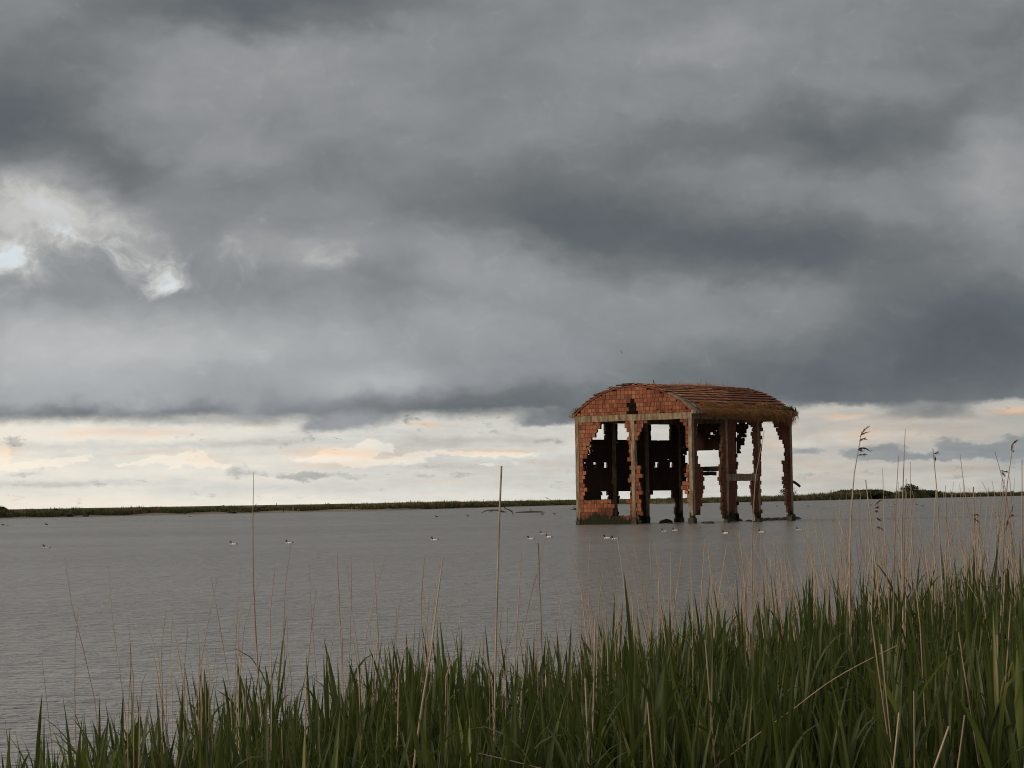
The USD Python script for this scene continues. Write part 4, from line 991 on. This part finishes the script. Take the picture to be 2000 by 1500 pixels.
flying(585.5, 973.2, 330, .9, .5, 'gull flying low over the far shore right of the short post', M_GULL, 1.5)
flying(1091, 942, 300, .9, .6, 'gull flying just left of the ruin', M_GULL, 1.5)
flying(757, 927, 420, .8, .15, 'distant gull left of the two highest specks in the pale band', M_BLACKBIRD, 1.4)
flying(818, 926.8, 520, .5, .3, 'tiny far bird in the pale band, right of the distant gull', M_BLACKBIRD, 1.4)
flying(901, 916, 520, .5, .4, 'tiny far bird in the pale band left of the tall cut cane', M_BLACKBIRD, 1.2)
flying(1940, 869, 500, .5, .4, 'tiny far bird before the grey cloud at the right', M_BLACKBIRD, 1.2)
flying(1865, 919, 500, .5, .4, 'tiny far bird in the pale sky right of the short plumed reed', M_BLACKBIRD, 1.2)

# ------------------------------------------------------------------ near bank and reeds
def d_far(px): return float(np.interp(px, [-100, 0, 250, 500, 1000, 1300, 1600, 2000, 2100], [8.9, 9.0, 9.4, 10.6, 11.6, 13.0, 14.6, 15.6, 15.8]))
def px_to_x(px, d): return float(at_depth(px, 978, d)[0])
ys = np.array([-14., -6, 0, 4, 7, 8.5, 10, 12, 14, 16, 18])
xsb = np.linspace(-14, 14, 57)
def bank_z(x, y):
    px = 1000 + x / max(y, 4.0) * FOC
    e = d_far(np.clip(px, -100, 2100)) + .3
    return float(np.interp(y - e, [-20, -8, -4, -1, 0, 1.0, 4], [.30, .24, .16, .07, .02, -.08, -.3]))
Vb = np.array([[(x, y, bank_z(x, y) + .03 * (meshkit.noise(np.array([x * 2.1, y * 2.1, 0.])) - .5)) for x in xsb] for y in ys])
nb_, kb = Vb.shape[:2]
ii, jj = np.meshgrid(np.arange(nb_ - 1), np.arange(kb - 1), indexing='ij')
q = np.stack([ii * kb + jj, ii * kb + jj + 1, (ii + 1) * kb + jj + 1, (ii + 1) * kb + jj], -1).reshape(-1, 4)
obj('near_bank', (Vb.reshape(-1, 3), q), M_MUD, smooth=True, kind='structure', label='muddy near bank under the reed bed', cat='bank')

def leaf(base, az, tilt, L, w, curl, twist, n=7):
    """a lance shaped blade: starts at base, leans away from the vertical by tilt, bends outwards by curl"""
    t = np.linspace(0, 1, n); ang = tilt + curl * t ** 2
    ds = L / (n - 1)
    r = np.concatenate([[0], np.cumsum(np.sin(ang[:-1]) * ds)]); z = np.concatenate([[0], np.cumsum(np.cos(ang[:-1]) * ds)])
    wid = w * np.interp(t, [0, .08, .3, .6, .85, 1], [.40, .75, 1.0, .80, .34, .02])
    ca, sa = math.cos(az), math.sin(az)
    c = np.stack([base[0] + r * ca, base[1] + r * sa, base[2] + z], 1)
    out = np.stack([np.cos(ang) * ca, np.cos(ang) * sa, -np.sin(ang)], 1)       # normal side of the blade
    side = np.array([-sa, ca, 0.0])
    tw = twist * t
    sd = side[None] * np.cos(tw)[:, None] + out * np.sin(tw)[:, None]
    nn = out * np.cos(tw)[:, None] - side[None] * np.sin(tw)[:, None]
    l = c - sd * wid[:, None] / 2 - nn * wid[:, None] * .16; rr = c + sd * wid[:, None] / 2 - nn * wid[:, None] * .16
    v = np.stack([l, c, rr], 1).reshape(-1, 3)
    f = []
    for i in range(n - 1):
        a, b = i * 3, i * 3 + 3
        f += [(a, a + 1, b + 1), (a, b + 1, b), (a + 1, a + 2, b + 2), (a + 1, b + 2, b + 1)]
    return v, np.array(f)

def reed_pieces(seed):
    """a young green reed 1 m tall: stem and alternate upright leaves, the top ones folded close"""
    rg = np.random.default_rng(seed)
    lean, la = rg.uniform(0, .13), rg.uniform(0, 6.28)
    bend = lambda z: np.array([lean * z * z * math.cos(la), lean * z * z * math.sin(la), z])
    H_ = rg.uniform(.70, .80)
    stem = tube([bend(z) for z in np.linspace(-.05, H_, 6)], np.linspace(.0042, .0022, 6), 5)
    leaves = []; plane = rg.uniform(0, 6.28); nl = rg.integers(7, 12)
    for i in range(nl):
        z = H_ * (.22 + .78 * (i / (nl - 1)) ** .9)
        az = plane + (math.pi if i % 2 else 0) + rg.normal(0, .45)
        top = i / (nl - 1)
        tilt = rg.uniform(.10, .40) * (1.15 - .55 * top) + .02
        L = rg.uniform(.26, .40) * (1.0 - .25 * abs(top - .55)) * (1.0 if top < .95 else rg.uniform(.75, 1.0))
        w = rg.uniform(.013, .031) * (1 - .2 * top)
        curl = rg.uniform(-.12, .6) * (1.1 - .7 * top)
        if rg.random() < .16: curl += rg.uniform(.5, 1.8); tilt += rg.uniform(0, .3)
        leaves.append(leaf(bend(z), az, tilt, L, w, curl, rg.uniform(-.9, .9)))
    return stem, leaves

rg = np.random.default_rng(123)
spots = []
tries = 0
while len(spots) < 2700 and tries < 60000:
    tries += 1
    px = rg.uniform(-140, 2140); far = d_far(px)
    near = float(np.interp(px, [-100, 300, 700, 1200, 2100], [7.9, 7.9, 7.8, 7.9, 7.9]))
    u = rg.random(); d = near + (far - near) * u ** .8
    if rg.random() > d / 15.0 * 1.0: continue
    dens = float(np.interp(px, [-100, 0, 120, 300, 500, 900, 1300, 2100], [.42, .44, .46, .52, .62, .80, 1, 1]))
    x = px_to_x(px, d)
    cl = meshkit.noise(np.array([x * 2.6, d * 1.6, 3.3]), 5)
    if rg.random() > dens * np.interp(cl, [.3, .6], [.10, 1.0]): continue
    ht = float(np.interp(px, [0, 500, 1000, 1300, 1600, 2000], [1.0, 1.05, 1.07, 1.11, 1.20, 1.29]))
    hh = ht * (1 + float(np.clip(rg.normal(0, .09), -.25, .16))) * (.86 + .24 * cl)
    if rg.random() < .05: hh *= rg.uniform(1.03, 1.16 if px > 420 else 1.06)
    hh *= np.interp(far - d, [0, 1.5, 4, 8], [1.0, .99, .95, .92])
    spots.append((px, d, x, hh, rg.uniform(0, 6.28), far - d))
order = sorted(range(len(spots)), key=lambda i: (spots[i][5] if i % 2 else spots[i][1] - 7.2) + rg.uniform(0, 1.2))
ind = [i for i in order if -20 < spots[i][0] < 2020][:300]
indset = set(ind)
NK = 18
kinds = [reed_pieces(900 + k) for k in range(NK)]
def green_of(px):
    return (('green reed shoot standing alone before the water in the left corner', 'green reed shoots of the left corner') if px < 420 else
            ('green reed shoot in the bed left of the tall cut cane', 'green reed shoots left of the tall cut cane') if px < 965 else
            ('green reed shoot in the bed below the brick front of the ruin', 'green reed shoots below the front of the ruin') if px < 1350 else
            ('green reed shoot in the bed below the open side of the ruin', 'green reed shoots below the open side of the ruin') if px < 1600 else
            ('green reed shoot in the dense bed at the right of the picture', 'green reed shoots at the right'))
first = [None] * NK
for n_, i in enumerate(ind):
    px, d, x, hh, r, _ = spots[i]; k = n_ % NK
    loc = (x, d, bank_z(x, d) - .03); sc = (.95 + .1 * (n_ % 3), .95 + .1 * (n_ % 3), hh / 1.0)
    if first[k] is None:
        t = thing('green_reed', green_of(px)[0], 'reed', loc, r, sc, green_of(px)[1])
        stem, leaves = kinds[k]
        obj('stem', stem, M_REEDSTEM, str(t.GetPath()))
        for lv in leaves: obj('leaf', lv, M_REEDPART, str(t.GetPath()), smooth=True)
        first[k] = t
    else:
        copy_of(first[k], loc, r, sc, *green_of(px))
pos, rot, scl, idx = [], [], [], []
for i, (px, d, x, hh, r, _) in enumerate(spots):
    if i in indset: continue
    pos.append((x, d, bank_z(x, d) - .03)); rot.append(r); s_ = .9 + .2 * ((i * 37) % 10) / 10; scl.append((s_, s_, hh)); idx.append(i % NK)
protos = []
for stem, leaves in kinds:
    m = MB(); m.add(*stem)
    for lv in leaves: m.add(*lv)
    protos.append(m.mesh())
instancer('reed_bed', protos, [M_REED] * NK, pos, rot, scl, idx, kind='stuff', label='dense mass of green reeds filling the near bank', cat='reeds')

# ---- dry canes of last year: each stands by itself
def cane(pts, wpx, d, label, group=None, plume=None, leaves=0, tip=.35, seed=0, extend=True, name='dry_reed_cane'):
    """pts: the cane as seen, top to bottom; d: distance; wpx: width in photo pixels at its foot"""
    P = [at_depth(x, y, d) for x, y in pts]
    if extend:
        v = P[-1] - P[-2]; v = v / max(-v[2], .05)
        zb = bank_z(P[-1][0], d) - .05
        if P[-1][2] > zb + .03: P.append(P[-1] + v * (P[-1][2] - zb))
    P = np.array(P)
    # smooth curve through the points
    s = np.concatenate([[0], np.cumsum(np.linalg.norm(np.diff(P, axis=0), axis=1))]); t = np.linspace(0, s[-1], 12 if s[-1] > .5 else 7)
    if len(P) > 3:
        from scipy.interpolate import PchipInterpolator
        Q = np.stack([PchipInterpolator(s, P[:, k])(t) for k in range(3)], 1)
    else: Q = np.stack([np.interp(t, s, P[:, k]) for k in range(3)], 1)
    Q[:, 1] += np.sin(t * 1.7 + seed) * .01
    r = wpx / FOC * d / 2
    rad = np.interp(t / s[-1], [0, .25, 1], [r * tip, r * .8, r])
    m = MB(); m.add(*tube(Q, rad, 6))
    for k in range(2, len(Q) - 1, 2):                                                     # the knots of the cane
        m.add(*tube([Q[k] + (Q[k + 1] - Q[k]) * .02 * j for j in (0, .5, 1)], [rad[k] * 1.05, rad[k] * 1.4, rad[k] * 1.05], 6))
    if plume or leaves:
        th = UsdGeom.Xform.Define(stage, numbered(f'/World/{name}')); tag(th.GetPrim(), label, 'reed', group)
        par = str(th.GetPath()); obj('stem', m.mesh(), M_DRY, par)
        k_ = FOC and d / FOC
        for wisp in (plume or []):                                                        # each wisp of the plume: points as seen, thickness in pixels
            pts_w, w_ = wisp
            Pw = np.array([at_depth(x, y, d + .01 * i) for i, (x, y) in enumerate(pts_w)])
            n_ = len(Pw); fl = MB(); rg_ = np.random.default_rng(int(pts_w[0][0] * 7 + pts_w[0][1]))
            prof = np.interp(np.linspace(0, 1, n_), [0, .3, .7, 1], [.35, 1, .7, .12]) * w_ * 1.3 * k_ / 2
            fl.add(*tube(Pw, prof * .6, 5))
            for _ in range(int(10 + 4 * w_)):                                              # fine spikelets
                u = rg_.uniform(.1, .95); c = np.array([np.interp(u * (n_ - 1), range(n_), Pw[:, q_]) for q_ in range(3)])
                dirv = (Pw[-1] - Pw[0]); dirv = dirv / np.linalg.norm(dirv) + rg_.normal(0, .3, 3)
                fl.add(*tube([c, c + dirv * 3.2 * k_, c + dirv * 6 * k_ + np.array([0, 0, -.6 * k_])], [.5 * k_, .4 * k_, .1 * k_], 3))
            obj('plume', fl.mesh(), M_PLUME, par)
        rg_ = np.random.default_rng(seed + 5)
        for _ in range(leaves):
            j = rg_.integers(2, len(Q) - 3)
            obj('dead_leaf', leaf(Q[j], rg_.uniform(0, 6.28), rg_.uniform(.5, 1.6), rg_.uniform(.05, .12), rg_.uniform(.004, .008), rg_.uniform(.3, 1.6), rg_.uniform(-2, 2)), M_DEADLEAF, par)
        return th
    return obj(name, m.mesh(), M_DRY, label=label, cat='reed', group=group)

cane([(979.5, 910), (976, 990), (972, 1120), (968, 1280), (966, 1400), (965, 1500)], 5.6, 9.2, 'tall thick pale cane cut off square at the top, standing left of the ruin', tip=.75)
cane([(495.5, 923), (495, 960), (493, 1080), (497, 1200), (505, 1340), (514, 1440)], 4.2, 9.8, 'tall thin reddish cane rising above the far shore on the left', tip=.25)
cane([(1683, 843), (1676, 866), (1671, 905), (1665, 960), (1661, 1050), (1660, 1180), (1662, 1280)], 4.6, 12.0, 'tall reed with a one sided feathery plume of five wisps, right of the ruin', tip=.3, plume=[
    ([(1682, 847), (1686, 842), (1691, 837.5), (1699, 832.5)], 2.6), ([(1679.5, 853), (1682.5, 848.5), (1688, 846), (1695, 844.5)], 3.2), ([(1678, 862), (1681.5, 858.5), (1687, 857), (1696, 859.5)], 3.4), ([(1675.5, 878), (1680, 875.5), (1687, 875), (1694, 877.5), (1701, 882)], 4.6), ([(1675, 879), (1678.5, 878.8), (1682.5, 880.5)], 3.0), ([(1675, 889), (1682, 888.2), (1692, 888)], 2.0)])
cane([(1768, 838), (1766, 880), (1764, 960), (1762, 1060), (1764, 1180)], 5.0, 11.0, 'tallest bare cane right of the plumed reed, two close canes at its foot', tip=.2)
cane([(1755, 890), (1751, 960), (1748, 1050), (1745, 1200)], 3.2, 12.0, 'bare cane a little left of the tallest bare cane')
cane([(1822, 876), (1825, 888), (1830, 960), (1836, 1060), (1844, 1190)], 4.0, 11.8, 'reed with a small broken plume pointing right, left of the forked pair', plume=[([(1824, 886), (1827, 886), (1830, 884), (1833.5, 883)], 2.2), ([(1825, 889), (1826.5, 893), (1826.8, 898)], 2.4)])
cane([(1979, 866), (1974, 885), (1968, 940), (1962, 1020), (1958, 1140)], 3.8, 12.2, 'reed with a small drooping plume near the right edge of the picture', plume=[([(1975.5, 880), (1976.5, 871), (1980, 864.5), (1988, 861)], 4.6), ([(1976, 882), (1978.5, 881)], 2.0)])
cane([(1943, 882), (1949, 905), (1955, 925), (1964, 956), (1975, 1040), (1990, 1150)], 2.8, 12.5, 'thin reed bent to the right with a torn leaf, crossing the drooping plume reed', leaves=1, plume=[([(1954, 919), (1958, 920), (1966, 921)], 2.4), ([(1955, 921), (1959, 924), (1961, 930)], 2.6)])
cane([(1690.5, 937), (1695, 970), (1704, 1040), (1712, 1120)], 3.0, 12.6, 'cane cut at the top just right of the plumed reed', tip=.7)
cane([(1724, 915), (1725, 960), (1729, 1060), (1736, 1180)], 2.8, 12.4, 'thin cane midway between the plumed reed and the tallest bare cane', leaves=1)
cane([(1778, 902), (1779, 1000), (1785, 1100), (1795, 1200)], 2.8, 12.3, 'thin cane passing in front of the round tree')
cane([(1770, 935), (1767, 1020), (1766, 1130)], 3.4, 11.4, 'cane touching the tallest bare cane on its right side')
cane([(1493, 840), (1486, 868), (1477, 920), (1471, 1000), (1469, 1080), (1471, 1220)], 3.6, 10.5, 'long pale reed crossing in front of the open bay of the ruin')
cane([(865, 1089), (858, 1140), (838, 1300), (820, 1400), (808, 1500)], 6.0, 8.6, 'thick tan cane leaning to the right on the left half of the reed bed', tip=.45)
cane([(829, 1087), (824, 1140), (822, 1220), (832, 1330), (838, 1420)], 3.8, 9.8, 'dark brown cane crossing the thick leaning tan cane')
cane([(1051.5, 1061), (1053, 1130), (1058, 1250), (1060, 1360)], 3.6, 10.5, 'cane cut square at the top, right of the tall cut cane', tip=.8)
cane([(1153, 1048), (1149, 1090), (1149, 1150), (1157, 1290), (1158, 1420)], 3.0, 10.6, 'dark thin cane below the left front of the ruin')
cane([(678, 1105), (683, 1160), (694, 1240), (706, 1330)], 2.6, 10.0, 'thin reddish cane leaning left in the middle of the left half')
cane([(752, 1090), (735, 1150), (716, 1230), (709, 1330)], 2.4, 10.2, 'thin cane leaning right of the reddish one, left half')
cane([(568, 1062), (560, 1120), (553, 1200), (555, 1300), (558, 1420)], 2.4, 9.9, 'thin cane with its tip touching the fourth duck from the left')
cane([(126, 1090), (133, 1150), (149, 1216), (170, 1300), (186, 1380), (196, 1470)], 2.2, 8.9, 'bent thin cane left of centre in the left corner')
cane([(153, 1185), (149, 1224), (145, 1320), (148, 1480)], 2.4, 8.7, 'upright thin cane crossing the bent one in the left corner')
cane([(212, 1105), (218, 1200), (232, 1305), (242, 1380), (252, 1480)], 2.4, 8.9, 'thin cane third from the left, leaning left')
cane([(82, 1287), (90, 1360), (98, 1430), (104, 1500)], 2.4, 8.6, 'leftmost short reddish cane in the left corner')
cane([(349, 1325), (350, 1400), (350, 1450)], 2.2, 9.0, 'short straight cane among the green reeds of the left corner')
cane([(924, 1078), (906, 1140), (897, 1180), (897, 1270)], 2.2, 10.5, 'thin cane left of the tall cut cane')
cane([(1075, 1000), (1060, 1075), (1040, 1150), (1003, 1146), (1010, 1130)][:3] + [(1022, 1230), (1000, 1330)], 2.6, 10.6, 'thin cane leaning far to the right beside the tall cut cane')
cane([(1434, 1066), (1428, 1066), (1433, 1073), (1444, 1110), (1452, 1180)], 2.8, 11.5, 'dry reed with its tip bent over into a hook, below the thick double post', leaves=1)
cane([(1720, 978), (1711, 986), (1707, 1010), (1706, 1060), (1704, 1150)], 2.6, 12.2, 'reed with several small drooping wisps below the far shore, right of the plumed reed', plume=[([(1709, 987), (1714, 981), (1722, 977)], 3.0), ([(1708, 993), (1712, 991), (1716, 991)], 2.0), ([(1708, 998), (1712, 999)], 2.0), ([(1710, 1012), (1714, 1011), (1717, 1016)], 2.6), ([(1712, 1029), (1717, 1030), (1722, 1033)], 2.4)])
cane([(1901, 951), (1902, 1000), (1904, 1060), (1908, 1140)], 3.2, 12.0, 'cane cut square at the top with two small wisps halfway, right part', tip=.8, plume=[([(1898, 1006), (1904, 1005.5), (1909, 1006)], 1.6), ([(1900, 1010), (1905, 1015), (1912, 1019)], 1.8)])
cane([(1875, 888), (1880, 925), (1888, 985), (1900, 1045), (1914, 1130)], 3.0, 12.0, 'thin cane leaning left between the small broken plume and the right edge')
cane([(1996, 896), (1996.5, 960), (1997, 1060), (1996, 1160)], 3.4, 11.8, 'cane with dark torn leaves standing at the right edge of the picture', leaves=4)
cane([(1976, 990), (1972, 1010), (1968, 1030), (1966, 1060), (1962, 1150)], 2.6, 11.6, 'reed with a ragged brown drooping seed head close to the right edge', plume=[([(1972, 1008), (1975, 998), (1978, 991)], 2.6), ([(1970, 1012), (1974, 1007), (1979, 1008)], 3.4), ([(1969, 1012), (1968, 1022), (1965, 1032)], 4.0)])
for px_, py_, px2, py2, w_, dd, lab in [(1872, 1235, 1880, 1290, 3, 8.2, None), (1853, 1418, 1824, 1500, 5.5, 7.1, 'short thick orange cane stub leaning right in the lower right corner'), (1883, 1396, 1869, 1500, 4.2, 7.1, 'short tan cane stub right of the thick orange stub'), (1756, 1392, 1745, 1496, 4.0, 7.1, 'short yellow cane stub left of the thick orange stub'), (1702, 1214, 1728, 1398, 3.6, 8.0, 'yellow broken cane leaning left, right one of two under the fallen stem end'), (1721, 1258, 1737, 1420, 3.6, 8.0, None), (1265, 1372, 1276, 1500, 3.6, 7.4, 'short yellow cane stub standing among green reeds below the ruin'),
        (1797, 1216, 1802, 1310, 3, 8.4, None), (1948, 1240, 1950, 1390, 3.2, 8.0, None), (1163, 1210, 1157, 1480, 5.0, 8.6, 'pale thick double cane stub in the middle of the reed bed'), (1143, 1325, 1150, 1500, 5.0, 8.4, None), (1378, 1250, 1396, 1480, 4.2, 8.4, 'long reddish dead stem low in the reeds below the thick double post'), (785, 1430, 800, 1500, 3.2, 8.4, None), (550, 1420, 553, 1500, 3, 8.6, None), (1786, 1350, 1787, 1500, 3, 7.4, None), (1975, 1180, 1965, 1330, 3.4, 8.4, None)]:
    cane([(px_, py_), ((px_ + px2) / 2, (py_ + py2) / 2 + 2), (px2, py2)], w_, dd, lab or 'short broken dry cane stub among the green reeds', None if lab else 'short broken cane stubs in the reed bed', tip=.85, seed=int(px_))
# fallen stems lying across the reeds
cane([(1752, 1261), (1690, 1292), (1620, 1332), (1550, 1385), (1480, 1435), (1396, 1500)], 2.5, 8.3, 'long pale fallen stem lying slantwise across the green reeds, lower right', extend=False, tip=.6, name='fallen_reed_stem')
cane([(930, 1470), (990, 1484), (1060, 1502)], 2.6, 8.2, 'short yellow fallen stem at the bottom edge below the tall cut cane', extend=False, tip=.7, name='fallen_reed_stem')

rg = np.random.default_rng(2024)
def rest_of(px):
    return (('thin bare dry cane in front of the open water, left of the tall cut cane', 'thin dry canes left of the tall cut cane') if px < 975 else
            ('thin bare dry cane between the tall cut cane and the ruin', 'thin dry canes between the tall cut cane and the ruin') if px < 1125 else
            ('thin bare dry cane below the brick front of the ruin', 'thin dry canes below the front of the ruin') if px < 1350 else
            ('thin bare dry cane below the open right side of the ruin', 'thin dry canes below the open side of the ruin') if px < 1560 else
            ('thin bare dry cane between the ruin and the tallest bare cane', 'thin dry canes right of the ruin') if px < 1765 else
            ('thin bare dry cane in the thicket at the right edge of the picture', 'thin dry canes at the right edge'))
stand = MB()
for i in range(400):
    px = float(rg.choice([rg.uniform(240, 800), rg.uniform(800, 1180), rg.uniform(1150, 1420), rg.uniform(1400, 1660), rg.uniform(1640, 2020), rg.uniform(1640, 2020)], p=[.08, .10, .19, .26, .185, .185]))
    far = d_far(px); d = far - abs(rg.normal(0, 1.2)); d = max(d, 8.2)
    gtop = float(np.interp(px, [0, 450, 700, 1000, 1300, 1600, 1750, 2000], [1430, 1330, 1300, 1300, 1240, 1190, 1160, 1150]))
    reach = float(np.interp(px, [0, 800, 1200, 1500, 1650, 2000], [120, 140, 150, 145, 190, 220]))
    top = gtop - abs(rg.gamma(2.2, reach / 3.0)) - 10
    top = max(top, float(np.interp(px, [0, 1150, 1200, 1560, 1640, 2000], [1090, 1060, 1030, 1030, 950, 920])) + rg.uniform(0, 40))
    lean = rg.normal(-14, 22) if px > 1100 else rg.normal(0, 20)
    bow = rg.normal(0, 4)
    base = gtop + 110
    lv = int(rg.random() < .12)
    if i >= 236:
        P_ = [at_depth(px + lean, top, d), at_depth(px + lean * .45 + bow, top * .55 + gtop * .45, d), at_depth(px, gtop + 20, d), at_depth(px - lean * .2, base + 160, d)]
        r_ = rg.uniform(1.2, 2.6) / FOC * d / 2; stand.add(*tube(P_, [r_ * .4, r_ * .8, r_, r_], 4)); continue
    cane([(px + lean, top), (px + lean * .45 + bow, (top * .55 + gtop * .45)), (px, gtop + 20), (px - lean * .12, base)], float(rg.uniform(1.5, 3.2)), d, *rest_of(px + lean), leaves=lv, tip=.35, seed=i)
obj('cane_stand', stand.mesh(), M_DRY, kind='stuff', label='many more thin dry canes standing among the green reeds', cat='reeds')
